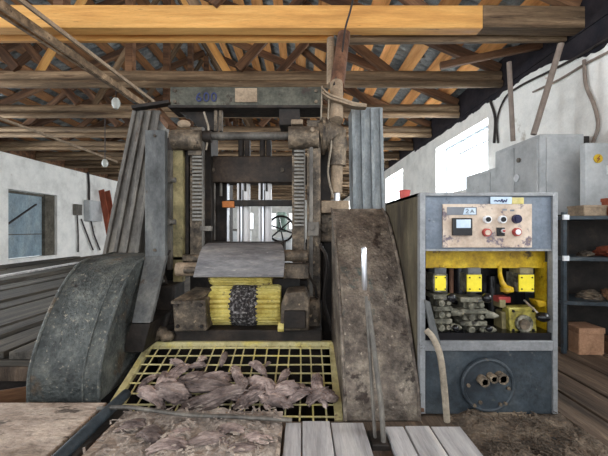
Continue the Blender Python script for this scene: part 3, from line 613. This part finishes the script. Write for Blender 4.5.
MB().pbox(545, 262, 553, 330, YF+.08, .1).build('yellow_backing', M['yellow'], K)
MB().pbox(420, 268, 558, 342, YF+.30, .03).build('recess_back', M['black'], K)
MB().pbox(425, 333, 553, 343, YF+.0, .30).build('valve_shelf', M['black'], K)
MB().pbox(425.5, 341, 553, 351, YF-.015, .05).build('ledge', M['cabinet_edge'], K, bevel=.003)
lp = MB().pbox(425.5, 351, 553, 414, YF+.0, .03).build('lower_panel', M['cabinet_dark'], K, bevel=.003)
q = MB(); q.pbox(476, 413.5, 498, 417, YF-.02, .03); q.pbox(500, 414, 524, 417, YF-.02, .03); q.build('toe_strip', M['pale_pipe'], K)
q = MB(); q.box((x0+.03, YF+.08, 0), (x1-.03, 3.0, .04)); q.build('plinth', M['dark_steel'], K)
c = W(488, 385, YF-.03); q = MB(); q.cyl(c+Vector((0,.04,0)), c+Vector((0,0,0)), .165, .16, n=40); q.ring(c, (0,1,0), .158, .012, 40)
fl_ = q.build('round_flange', M['cabinet_dark'], K)
fl_['label'] = 'round flange cover with pipe stubs'
for (px, py, r) in ((481, 379, .03), (490, 376, .026), (499, 376, .033)):
    a = W(px, py, YF-.03); b = a+Vector((.0,-.05,-.0)); q = MB(); q.tube([a, b, b, a.lerp(b, .6)], [r, r, r*.6, r*.6], 16, cap=False); q.cyl(a.lerp(b, .55), a.lerp(b, .5), r*.62, n=12); q.build('pipe_stub', M['dirty_steel'], fl_)
for (px, py) in ((474, 405), (500, 404), (505, 403), (468, 385), (508, 388), (480, 402)):
    a = W(px, py, YF-.032); q = MB(); q.cyl(a, a+Vector((0,-.012,0)), .011, n=8); q.build('bolt', M['dirty_steel'], fl_)
# instrument panel
ip = MB().pbox(443, 204, 532, 247.5, YF-.008, .014).build('instrument_plate', M['cream'], up, bevel=.001)
def small(name, x_0, y_0, x_1, y_1, dep, m, par=K, Y=YF-.008, bev=.002): return MB().pbox(x_0, y_0, x_1, y_1, Y-dep, dep).build(name, M[m], par, bevel=bev)
ip2 = ip
small('gauge_case', 453, 218, 472.5, 235.5, .02, 'black', up); small('gauge_dial', 456.5, 219.5, 471, 228, .022, 'pale_blue', up)
small('name_strip', 447, 207, 477, 215, .003, 'label_grey', up)
q = MB(); Yq = YF-.0125
q.ppoly([(463,214.5),(465,208),(475.8,208),(475.8,214.5)], Yq, .002); q.build('strip_field', M['pale_blue'], up)
q = MB()
def stroke(mb, pts, Y, w=.0045):
    for a, b in zip(pts, pts[1:]): mb.beam(W(a[0], a[1], Y), W(b[0], b[1], Y), w, .002, (0,1,0))
stroke(q, [(465.5,210),(467.5,209),(468.5,210.5),(466,213),(469,213)], Yq-.001); stroke(q, [(470.5,213),(472,209.5),(474.2,213)], Yq-.001); stroke(q, [(471,211.7),(473.6,211.7)], Yq-.001)
q.build('strip_mark', M['label_grey'], up)
small('upper_label', 490.5, 196.8, 512, 204, .004, 'pale_blue', up); small('upper_label', 512, 197.5, 524, 204, .004, 'yellow_frame', up)
q = MB(); stroke(q, [(494,201),(496,200.4),(497.5,201.4),(499,200.4),(501,201.4),(502,199),(503,202.5),(504.5,200),(506,202),(507,199)], YF-.014, .006); q.build('label_writing', M['label_blue'], up)
for (px, py) in ((502.5, 208.8), (510, 209.5)):
    small('engraved_mark', px, py, px+4.5, py+1.8, .001, 'label_grey', up, bev=0)
def knob(px, py, outer, inner, r=4.0, nm='push_button'):
    a = W(px, py, YF-.008); rr = r*YF/F; q = MB(); q.cyl(a, a+Vector((0,-.02,0)), rr, rr*.92, n=20); o = q.build(nm, M[outer], up)
    q = MB(); q.cyl(a+Vector((0,-.018,0)), a+Vector((0,-.026,0)), rr*.62, n=16); q.build('button_cap', M[inner], o)
knob(486.5, 219.5, 'white', 'black'); knob(501.5, 219.5, 'white', 'black'); knob(516, 219, 'navy', 'navy', 4.6, 'rotary_switch')
knob(486, 232.5, 'red', 'cream', 4.2); knob(516, 232, 'red', 'white', 4.2)
small('switch_plate', 497, 227.5, 505, 236, .008, 'black', up); knob(502, 231, 'white', 'red', 2.0, 'toggle_switch')
# valves
def bolts(mb, xs, ys, Y, r=.005):
    for x in xs:
        for y in ys: a = W(x, y, Y); q = MB(); q.cyl(a, a+Vector((0,-.006,0)), r, n=8); q.build('bolt', M['black'], mb)
VY = YF+.05
for i, (xa, xb) in enumerate(((433.5, 447.5), (467, 482), (519, 534.5))):
    v = MB().pbox(xa+1, 268, xb-1, 274.5, VY+.02, .12).build('valve_cap', M['blue_steel' if i < 2 else 'olive'], K, bevel=.003)
    v = MB().pbox(xa, 274, xb, 292.5, VY-.0, .14).build('valve_block', M['valve'], K, bevel=.003)
    MB().pbox(xa+(1.6 if i == 0 else .3), 274.8+(i == 0), xb-(1.6 if i == 0 else .3), 291.5-(i == 0), VY-.006, .012).build('face_plate', M['yellow_bright'], v)
    bolts(v, (xa+2.5, xb-2.5), (277.5, 289), VY-.004)
for (xa, xb, ya, yb, m) in ((426, 433, 268, 312, 'black'), (449, 453.5, 268, 300, 'rust'), (454, 466, 267, 312, 'black'), (487, 496, 276, 315, 'black'), (535, 546, 268, 318, 'black')):
    q = MB(); q.cyl(W((xa+xb)/2, ya, VY+.14), W((xa+xb)/2, yb, VY+.14), (xb-xa)/2*(VY+.14)/F, n=16); q.build('spool_cylinder', M[m], K)
q = MB(); q.tube(curve_pts([W(500, 266, VY+.04), W(500, 274, VY+.04), W(502, 282, VY), W(506, 289, VY)]), [.013]*7+[.015]*6+[.018]*6, 12); q.ball(W(507, 289.5, VY-.01), .036, (1.3, 1, .8), 1); q.build('yellow_lever', M['yellow'], K)
# lower valve castings, stacked flanges with knobs
def casting(xc, y_0, y_1, w):
    q = MB(); h = y_1-y_0
    q.pbox(xc-w*.38, y_0, xc+w*.38, y_1, VY+.02, .16)
    for a in (.02, .34, .68):
        q.pbox(xc-w*.5, y_0+h*a, xc+w*.5, y_0+h*(a+.13), VY-.02, .2)
        c_ = W(xc-w*.15, y_0+h*(a+.21), VY-.01); q.cyl(c_, c_+Vector((0,-.03,0)), .022, n=12)
        c_ = W(xc+w*.22, y_0+h*(a+.2), VY-.0); q.cyl(c_, c_+Vector((0,-.03,0)), .016, n=12)
    a1 = W(xc+w*.4, y_0+h*.47, VY); q.tube([a1, a1+Vector((.05,-.02,-.005)), a1+Vector((.075,-.03,-.008))], [.028, .02, .006], 12)
    a1 = W(xc+w*.4, y_0+h*.88, VY); q.tube([a1, a1+Vector((.04,-.02,-.0)), a1+Vector((.06,-.03,0))], [.026, .02, .006], 12)
    return q.build('valve_casting', M['valve'], K, bevel=.004)
casting(443, 294, 331, 19); casting(474, 297, 333, 27)
for (px, py, r, ax, ay) in ((451.5, 297.5, 4.6, 441, 300), (487, 298, 4.8, 476, 302), (455.5, 328, 3.2, 447, 326), (489, 328.5, 3.2, 480, 327)):
    q = MB(); q.cyl(W(ax, ay, VY), W(px, py, YF-.02), .006, n=8); l_ = q.build('valve_lever', M['bright'], K)
    q = MB(); q.ball(W(px, py, YF-.03), r*YF/F, sub=3); q.build('lever_ball', M['black'], l_)
lv = MB().ppoly([(509,308),(535,307),(537,332),(533,334),(510,334)], VY, .08).build('large_valve_block', M['dirty_yellow'], K, bevel=.005)
q = MB(); c = W(523, 323, VY-.005); q.cyl(c, c+Vector((0,-.02,0)), .055, n=24); vf = q.build('valve_flange', M['valve'], K); q = MB(); c = W(523.5, 324, VY-.025); q.cyl(c, c+Vector((0,-.02,0)), .032, n=18); q.build('flange_hub', M['dirty_steel'], vf)
bolts(lv, (513, 533), (311, 330), VY-.001, .009)
q = MB(); q.pbox(500, 300, 506, 308, VY+.03, .1); q.pbox(502, 312, 509, 330, VY+.04, .1); q.build('side_valve', M['olive'], K, bevel=.005)
MB().pbox(499, 297, 511, 303, VY+.04, .08).build('rust_bar', M['red'], K, bevel=.005)
q = MB(); q.cyl(W(524, 300, VY+.02), W(540, 315, YF-.03), .006, n=8); l_ = q.build('valve_lever', M['bright'], K)
q = MB(); q.ball(W(543, 317, YF-.035), 6*YF/F, (1.1,1,.8), sub=3); q.build('lever_ball', M['black'], l_)
MB().ppoly([(536,300),(546,301),(549,306),(540,308)], VY, .08).build('yellow_fitting', M['yellow'], K, bevel=.008)
# mug on the cabinet
t = thing('mug', (.74+.05, 2.62, zt), 'small red brown pot standing on top of the control cabinet', 'pot')
a = Vector((.83, 2.75, zt)); t.location = a; ORG[t.name] = a.copy()
q = MB(); q.tube([a, a+Vector((0,0,.075)), a+Vector((0,0,.075)), a+Vector((0,0,.015))], [.034, .045, .038, .03], 20); q.build('bowl', M['red'], t)
q = MB(); q.ring(a+Vector((0,0,.075)), (0,0,1), .042, .005); q.build('rim', M['red'], t)
# hose and bent sheet
q = MB(); q.tube(curve_pts([W(426, 330, 2.10), W(433, 338, 2.07), W(440, 355, 2.04), (W(444, 385, 2.02)), W(447, 421, 2.06)]), .019, 12); q.build('hydraulic_hose', M['hose'], label='pale grey hose bending down in front of the control cabinet', cat='hose')
MB().ppoly([(425,300),(430,302),(441,345),(433,346)], 2.12, .02).build('bent_strip', M['blue_steel'], label='bent blue grey metal strip at the left edge of the control cabinet', cat='metal strip')
q = MB(); q.ppoly([(395,215),(401,212),(428,340),(438,420),(416,420),(413,350)], 2.13, .06) if False else q.beam((.755, 2.19, .02), (.70, 2.75, 1.05), .03, .1)
q.build('stained_lath', M['brown_wood'], label='dark brown lath leaning in the gap between rusty guard and control cabinet', cat='lath')

# ------------------------------------------------------------------ tall lever before the rusty guard
t = thing('tall_lever', (.43, 1.93, 0), 'long upright steel lever with chrome grip in front of the rusty guard', 'lever')
q = MB(); q.tube([(.45, 1.86, -.02), (.448, 1.92, .2), (.41, 2.12, .75)], .015, 12); q.tube([(.41, 1.9, 0), (.40, 2.12, .78)], .010, 8); q.build('shaft', M['grey_steel'], t)
a, b = W(364.5, 290, 2.12), W(364, 247, 2.12); q = MB(); q.tube([a, a.lerp(b, .1), b.lerp(a, .04), b], [.013, .018, .018, .012], 14); q.build('grip', M['bright'], t, label='chrome grip')
q = MB(); q.box((.38, 1.84, -.02), (.48, 1.98, .03)); q.build('foot_bracket', M['dark_steel'], t, bevel=.005)

# ------------------------------------------------------------------ yellow grate
G = thing('safety_grate', (-.5, 2.65, .08), 'yellow wire grate sloping up to the saw, littered with bark', 'grate')
pit = .318
def gp(x, Y, dz=0): return Vector((x, Y, (Y-2.36)*pit+dz))
fr = MB(); xL0, xL1, xR0, xR1 = -1.29, -1.32, .24, .265
Yb = 2.97; Yf = 2.2
fr.beam(gp(xL1-.02, Yb, .0), gp(xR1, Yb, .0), .045, .05); fr.beam(gp(xL0, Yf), gp(xL1, Yb), .05, .04); fr.beam(gp(xR0, Yf), gp(xR1, Yb), .055, .04)
fr.build('frame', M['yellow_frame'], G, bevel=.004)
q = MB()
for i in range(1, 17):
    x = xL1+(xR1-xL1)*i/17+random.uniform(-.008, .008); q.tube([gp(x+random.uniform(-.012, .012), Yf), gp(x, 2.6, random.uniform(-.006, .006)), gp(x+random.uniform(-.01, .01), Yb)], .0065, 6)
for j in range(8):
    Y = Yf+.03+(Yb-Yf)*j/8; q.tube([gp(xL1+.02, Y, .008), gp(-.5, Y+random.uniform(-.008, .008), .008), gp(xR1-.02, Y, .008)], .0065, 6)
q.build('wire_mesh', M['yellow_frame'], G)

# bark pieces
def chunk(c, L, wd_, h, yaw, tilt, seed, name, m, **kw):
    bm = bmesh.new(); bmesh.ops.create_icosphere(bm, subdivisions=4, radius=1); vs = []
    R = Matrix.Rotation(yaw, 3, 'Z') @ Matrix.Rotation(tilt, 3, 'Y')
    for v in bm.verts:
        p_ = v.co.copy(); n1 = noise.noise((p_.x*1.4+seed, p_.y*1.4, p_.z*1.4)); n2 = noise.noise((p_.x*3+seed, p_.y*3, p_.z*3))
        n3 = noise.noise((p_.x*1.2+seed*2, p_.y*6, p_.z*6)); f = 1+.35*n1+.14*n2+.26*n3; p_ = Vector((math.copysign(abs(p_.x)**.8, p_.x)*L/2, p_.y*wd_/2, p_.z*h/2))*f
        p_.z += -.9*p_.x*p_.x/max(L, .05)*.4+.25*wd_*math.sin(p_.x*9+seed)*.3; p_.y += .2*wd_*math.sin(p_.x*14+seed)
        vs.append(Vector(c)+R @ p_)
    q = MB(); q.add(vs, [tuple(v.index for v in f.verts) for f in bm.faces]); bm.free()
    return q.build(name, m, ang=50, **kw)
rb = random.Random(11)
spots = [(162,392,.19,.07,84),(174,383,.27,.085,62),(180,365,.14,.06,0),(203,366,.10,.05,70),(223,363,.14,.055,80),(211,386,.26,.10,8),(216,398,.36,.12,4),(191,385,.22,.08,52),(173,405,.22,.15,20),
         (207,412,.42,.13,3),(240,386,.27,.08,-48),(257,378,.15,.07,-35),(261,401,.26,.14,-62),(281,405,.22,.12,-15),(283,389,.15,.06,72),(300,398,.18,.09,88),(319,399,.26,.09,97),(330,409,.15,.08,60),(148,387,.18,.05,66),
         (252,410,.22,.11,15),(152,411,.2,.1,0),(233,407,.2,.09,30),(275,411,.22,.09,-8),(318,411,.18,.08,15),(242,400,.12,.07,60),(165,399,.14,.07,20),(300,411,.2,.07,5),(185,398,.18,.09,100),(268,366,.07,.03,60),(198,375,.12,.05,35)]
vw = ['largest', 'long', 'curled', 'short']
spots += [(rb.uniform(158, 235), rb.uniform(380, 412), rb.uniform(.10, .2), rb.uniform(.04, .08), rb.uniform(-40, 100)) for _ in range(3)]
ORD = ['first','second','third','fourth','fifth','sixth','seventh','eighth','ninth','tenth','eleventh','twelfth','thirteenth','fourteenth','fifteenth','sixteenth','seventeenth','eighteenth','nineteenth','twentieth','twenty-first','twenty-second','twenty-third','twenty-fourth']
rows_ = {}
for sp in spots: rows_.setdefault(0 if sp[1] < 373 else 1 if sp[1] < 388 else 2 if sp[1] < 399 else 3, []).append(sp)
rn = ['back row on the grate', 'second row from the saw', 'third row from the saw', 'row nearest the deck boards']
for ri, lst in sorted(rows_.items()):
    for oi_, (px, py, L, w_, yw) in enumerate(sorted(lst)):
        k = (py-CY)/F; Y = (H+.75)/(k+pit); c = W(px, py, Y); c.z += .03+.02*ri+rb.uniform(-.01, .03)
        look = ('long' if L > .2 else 'short')+(' curled' if abs(yw) > 45 else '')
        chunk(c, L*1.05, w_*.95, w_*.8, math.radians(yw), math.radians(rb.uniform(-25, 25)), px*.37+py, 'bark_piece', M['pink_bark'],
          label='%s bark piece, %s from left in the %s' % (look, ORD[oi_], rn[ri]), cat='bark', group='bark pieces on the yellow grate')

# ------------------------------------------------------------------ foreground deck
MB().box((-3.4, .4, 0), (-1.29, 2.26, .05)).build('deck_slab', M['slab'], bevel=.01, label='wide pale dirty wooden slab in the lower left corner', cat='slab')
MB().box((-1.13, .4, 0), (-.115, 2.02, .045)).build('deck_board', M['slab'], bevel=.012, label='broad rough board under bark litter at the bottom centre', cat='board', group='foreground deck boards')
for (a, b, dz, yy, lb) in ((-.098, -.005, .0, 2.03, 'narrow blue grey deck board left of the two wide ones'), (.003, .165, .004, 2.04, 'middle wide blue grey deck board at the bottom'), (.172, .365, .0, 2.03, 'wide blue grey deck board just left of the tall lever'), (.485, .592, .0, 1.99, 'narrow pale deck board just right of the tall lever'), (.602, .742, .004, 1.99, 'grey deck board second to the right of the tall lever'), (.752, .925, .0, 1.99, 'rightmost grey deck board, below the pale hose')):
    MB().box((a, .5, 0), (b, yy, .045+dz)).build('deck_board', M['deck_plank'], bevel=.004, label=lb, cat='board', group='foreground deck boards')
t = thing('steel_bar', (-1.2, 1.5, .05), 'dark steel bar lying lengthwise beside the pale slab', 'bar')
q = MB(); q.tube([(-1.20, 2.32, .075), (-1.215, .6, .045)], .034, 14); q.build('bar', M['cabinet_dark'], t); q = MB(); q.box((-1.275, .6, .0), (-1.14, 2.25, .02)); q.build('flat_base', M['dark_steel'], t)
q = MB(); q.tube(curve_pts([W(a, b, (H-zz)*F/(b-CY)) for a, b, zz in ((98,408.5,.066), (125,407,.12), (150,410,.11), (190,415,.10), (240,417,.09), (292,420,.075))]), .013, 8); q.build('thin_rod', M['grey_steel'], label='thin dark rod lying crosswise along the lower edge of the grate', cat='rod')
for i, (px, py, L, w_, yw) in enumerate(((132,424,.16,.08,10),(150,436,.2,.1,-20),(178,430,.14,.07,50),(206,440,.22,.1,0),(232,428,.15,.08,20),(258,434,.16,.08,-30),(168,446,.2,.09,5),(245,446,.18,.08,15))):
    chunk(W(px, py, (H-.075)*F/(py-CY)), L, w_, w_*.4, math.radians(yw), 0, i*2.3, 'bark_piece', M['pink_bark'], label='flat bark piece on the broad rough board, %s of eight from the left' % ORD[sorted((132,150,178,206,232,258,168,245)).index(px)], cat='bark', group='bark pieces on the broad board')
# litter of chips on the broad board (uncountable)
q = MB(); rc = random.Random(5)
nx, ny = 90, 60; vs = []
for j in range(ny):
    for i in range(nx):
        x = -1.12+1.0*i/(nx-1); y = 1.3+.86*j/(ny-1); hh = .35+.65*min(1, max(0, (x+1.05)/.35))
        e = min(1, min(i, nx-1-i)/5)*min(1, min(j, ny-1-j)/4)
        vs.append((x, y, .042+e*hh*(.004+.06*abs(noise.noise((x*5, y*6, 0)))+.018*noise.noise((x*18, y*18, 1)))))
q.add(vs, [(j*nx+i, j*nx+i+1, (j+1)*nx+i+1, (j+1)*nx+i) for j in range(ny-1) for i in range(nx-1)])
for k in range(260):
    x = rc.uniform(-1.1, -.14); y = rc.uniform(1.5, 2.16); z = .07+.05*abs(noise.noise((x*5, y*6, 0))); a = rc.uniform(0, 6.28); L = rc.uniform(.01, .032)
    d = Vector((math.cos(a), math.sin(a), rc.uniform(-.12, .16)))*L; q.beam(Vector((x, y, z))-d, Vector((x, y, z))+d, rc.uniform(.004, .014), .004)
q.build('bark_litter', M['chips'], kind='stuff', label='grey brown litter of bark chips on the broad board below the grate', cat='bark litter', smooth=False)
q = MB(); nx, ny = 60, 40; vs = []
for j in range(ny):
    for i in range(nx):
        x = .9+.85*i/(nx-1); y = 1.5+.9*j/(ny-1); e = min(1, min(i, nx-1-i)/12)*min(1, min(j, ny-1-j)/8)
        vs.append((x, y, -.005+e*(.015+.06*abs(noise.noise((x*4, y*4, 4)))+.02*noise.noise((x*20, y*20, 4)))))
q.add(vs, [(j*nx+i, j*nx+i+1, (j+1)*nx+i+1, (j+1)*nx+i) for j in range(ny-1) for i in range(nx-1)])
for k in range(300):
    x = rc.uniform(.98, 1.6); y = rc.uniform(1.6, 2.15); a = rc.uniform(0, 6.28); L = rc.uniform(.008, .03); z = .03+.05*abs(noise.noise((x*4, y*4, 4)))
    d = Vector((math.cos(a), math.sin(a), rc.uniform(-.3, .3)))*L; q.beam(Vector((x, y, z))-d, Vector((x, y, z))+d, rc.uniform(.004, .01), .004)
q.build('sawdust_heap', M['dust'], kind='stuff', label='brown sawdust and dirt at the foot of the control cabinet', cat='sawdust', smooth=False)
q = MB(); q.tube([W(484, 450, 1.86), W(555, 440, 1.93)], .016, 8); q.build('thin_rod', M['dark_steel'], label='dark rod half buried in sawdust before the control cabinet', cat='rod')
# floor boards on the right
rf = random.Random(2)
for i, (a, b) in enumerate(((1.66, 1.86), (1.88, 2.12), (2.14, 2.44), (2.46, 2.80), (2.82, 3.14), (3.16, 3.48))):
    MB().box((a, .6, 0), (b, 9.0, .02+.004*(i % 3))).build('floor_board', M['floor'], bevel=.004, label='%s brown floorboard counted out from the right side of the control cabinet' % ['first', 'second', 'third', 'fourth', 'fifth', 'sixth'][i], cat='floorboard', group='floorboards on the right')

# ------------------------------------------------------------------ tall electric cabinet
E = thing('electric_cabinet', (3.12, 4.45, .03), 'tall pale grey electric cabinet against the right wall', 'electric cabinet')
ex, ey = 2.80, 4.0; ez = H+1.12
MB().box((ex, ey, .03), (3.32, 4.93, ez)).build('body', M['electric'], E, bevel=.012)
for (a, b) in ((4.03, 4.46), (4.48, 4.9)): MB().box((ex-.015, a, .12), (ex, b, ez-.05)).build('door', M['electric'], E, bevel=.005)
MB().box((ex+.07, ey-.012, .12), (3.28, ey, ez-.04)).build('end_panel', M['electric'], E, bevel=.005)
q = MB(); a = Vector((ex-.02, 4.35, 2.08)); q.cyl(a, a+Vector((-.02,0,0)), .03, n=12); q.build('lock', M['grey_steel'], E)
q = MB(); a = Vector((ex-.02, 4.40, 1.86)); q.cyl(a, a+Vector((-.01,0,0)), .05, n=16); q.build('badge', M['white'], E)
MB().box((3.33, 4.02, 1.1), (3.40, 4.3, ez-.02)).build('cable_duct', M['cable'], label='dark vertical cable duct right of the tall grey cabinet', cat='cable duct', bevel=.005)
E2 = thing('electric_cabinet', (3.38, 6.1, .03), 'lower grey electric cabinet under the near window, behind the tall one', 'electric cabinet')
MB().box((3.30, 5.0, .03), (3.47, 6.84, H+1.05)).build('body', M['electric'], E2, bevel=.01)
for (a, b) in ((5.05, 5.9), (5.95, 6.8)): MB().box((3.285, a, .1), (3.30, b, H+1.0)).build('door', M['electric'], E2, bevel=.004)
# box with hazard sign
B = thing('junction_box', (3.24, 3.66, 1.4), 'grey electric box with a round yellow warning sticker at the right edge', 'electric box')
MB().box((3.02, 3.62, 1.30), (3.47, 3.70, 2.12)).build('case', M['electric'], B, bevel=.01)
a = W(598.5, 158.5, 3.61); q = MB(); q.cyl(a+Vector((0,.008,0)), a+Vector((0,0,0)), .047, n=3 if False else 24); st = q.build('warning_sticker', M['yellow'], B)
q = MB(); stroke(q, [(600,155.8),(597.3,159),(599.8,158.6),(597.3,161.6)], 3.605, .008); q.build('lightning_mark', M['redbrown'], st)
MB().box((3.24, 3.605, 1.78), (3.40, 3.62, 1.88)).build('white_plate', M['white'], B)
# ------------------------------------------------------------------ shelf rack
R_ = thing('shelf_rack', (2.9, 3.3, .03), 'dark blue steel shelf rack at the right edge full of oily parts', 'shelf rack')
def rk(px, py): return W(px, py, 3.2)
zs = [W(0, 216, 3.2).z, W(0, 257, 3.2).z, W(0, 301, 3.2).z, W(0, 357, 3.2).z]
rx0 = W(563.5, 0, 3.2).x; rx1 = 3.40
def ry(x): return 3.2-.22*(x-rx0)    # slight yaw
for (xx, yy) in ((rx0, 3.2), (rx1, ry(rx1)), (rx0+.05, 3.55), (rx1+.05, ry(rx1)+.36)):
    MB().box((xx, yy, .025), (xx+.035, yy+.035, 1.36)).build('post', M['rack'], R_, bevel=.003)
for z in zs:
    q = MB(); q.prism([(rx0, 3.2, z-.035), (rx1+.03, ry(rx1), z-.035), (rx1+.08, ry(rx1)+.40, z-.035), (rx0+.05, 3.6, z-.035)], (0,0,.035)); sh = q.build('shelf', M['rack'], R_, bevel=.003)
for z in zs[:2]:
    MB().box((rx0-.012, 3.18, z-.035), (rx0+.04, 3.2, z+.012)).build('corner_clip', M['white'], R_)
q = MB(); q.prism([(rx0+.05, 3.6, .05), (rx1+.08, ry(rx1)+.4, .05), (rx1+.08, ry(rx1)+.41, .05), (rx0+.05, 3.61, .05)], (0,0,1.3)); q.build('back_sheet', M['dark_steel'], R_); MB().box((rx0+.055, 3.22, .05), (rx0+.062, 3.58, 1.30)).build('side_sheet', M['dark_steel'], R_)
def crate(x, y, z, w_, d_, h_, m, lb, cat='box'):
    t = thing('parts_box', (x, y, z), lb, cat)
    q = MB(); q.box((x-w_/2, y-d_/2, z), (x+w_/2, y+d_/2, z+h_)); q.build('body', M[m], t, bevel=.008)
    q = MB(); q.box((x-w_/2-.004, y-d_/2-.004, z+h_*.82), (x+w_/2+.004, y+d_/2+.004, z+h_+.004)); q.build('lid', M[m], t, bevel=.003)
crate(2.78, 3.32, zs[0], .22, .2, .10, 'pale_pipe', 'dusty pale box on the top shelf of the rack'); crate(3.02, 3.22, zs[0], .2, .2, .17, 'redbrown', 'red brown box on the top shelf of the rack')
def lump(x, y, z, r, m, lb, s): chunk((x, y, z+r*.5), r*2.4, r*2, r*1.3, s, 0, s*5, 'machine_part', M[m], label=lb, cat='machine part')
lump(2.95, 3.25, zs[1], .10, 'redbrown', 'reddish rusty part on the middle shelf of the rack', 1.1)
lump(2.80, 3.3, zs[2], .08, 'dirty_steel', 'greasy grey lump, left one on the lower shelf of the rack', 2.3)
lump(3.0, 3.22, zs[2], .09, 'brown_wood', 'brown rusty lump, right one on the lower shelf of the rack', .4)
crate(2.72, 3.3, zs[3], .24, .22, .27, 'card', 'brown cardboard box on the bottom shelf of the rack')
crate(3.0, 3.2, zs[3], .24, .2, .17, 'brown_wood', 'dark brown box beside the cardboard one on the bottom shelf')
lump(2.75, 3.28, zs[1], .05, 'dirty_steel', 'small greasy part, left one on the middle shelf of the rack', 3.3)
# ------------------------------------------------------------------ small clutter of the saw
def bolt_row(par, pts, Y, r, m='dirty_steel'):
    for (px, py) in pts:
        a = W(px, py, Y); q = MB(); q.cyl(a, a+Vector((0,-.018,0)), r, n=6); q.build('bolt', M[m], par)
bolt_row(S, [(175,91),(175,102),(316,91),(316,102)], 3.5, .018)
bolt_row(S, [(155,136),(155,250)], 3.05, .014); bolt_row(S, [(313.5,160),(313.5,205),(313.5,262),(313.5,300)], 3.3, .016)
bolt_row(S, [(177,305),(201,305),(178,326),(202,326)], 2.86, .016, 'dark_steel')
bolt_row(S, [(213,170),(325,170),(282,170)], 3.7, .025)
for pts, r in (([(303,262),(309,275),(316,292),(313,320),(318,338)], .012), ([(170,250),(163,268),(168,290),(160,318)], .012), ([(324,120),(331,142),(328,172),(333,198)], .010), ([(204,112),(209,130),(206,150)], .010), ([(320,244),(327,262),(324,300),(332,330)], .016)):
    q = MB(); q.tube(curve_pts([W(x, y, 3.2 if y > 240 else 3.35)+Vector((0, -.02*(i % 2), 0)) for i, (x, y) in enumerate(pts)]), r, 8); q.build('oil_line', M['hose' if r < .012 else 'dark_steel'], S)
MB().pbox(303, 300, 320, 333, 3.1, .2).build('side_casting', M['dirty_steel'], S, bevel=.03)
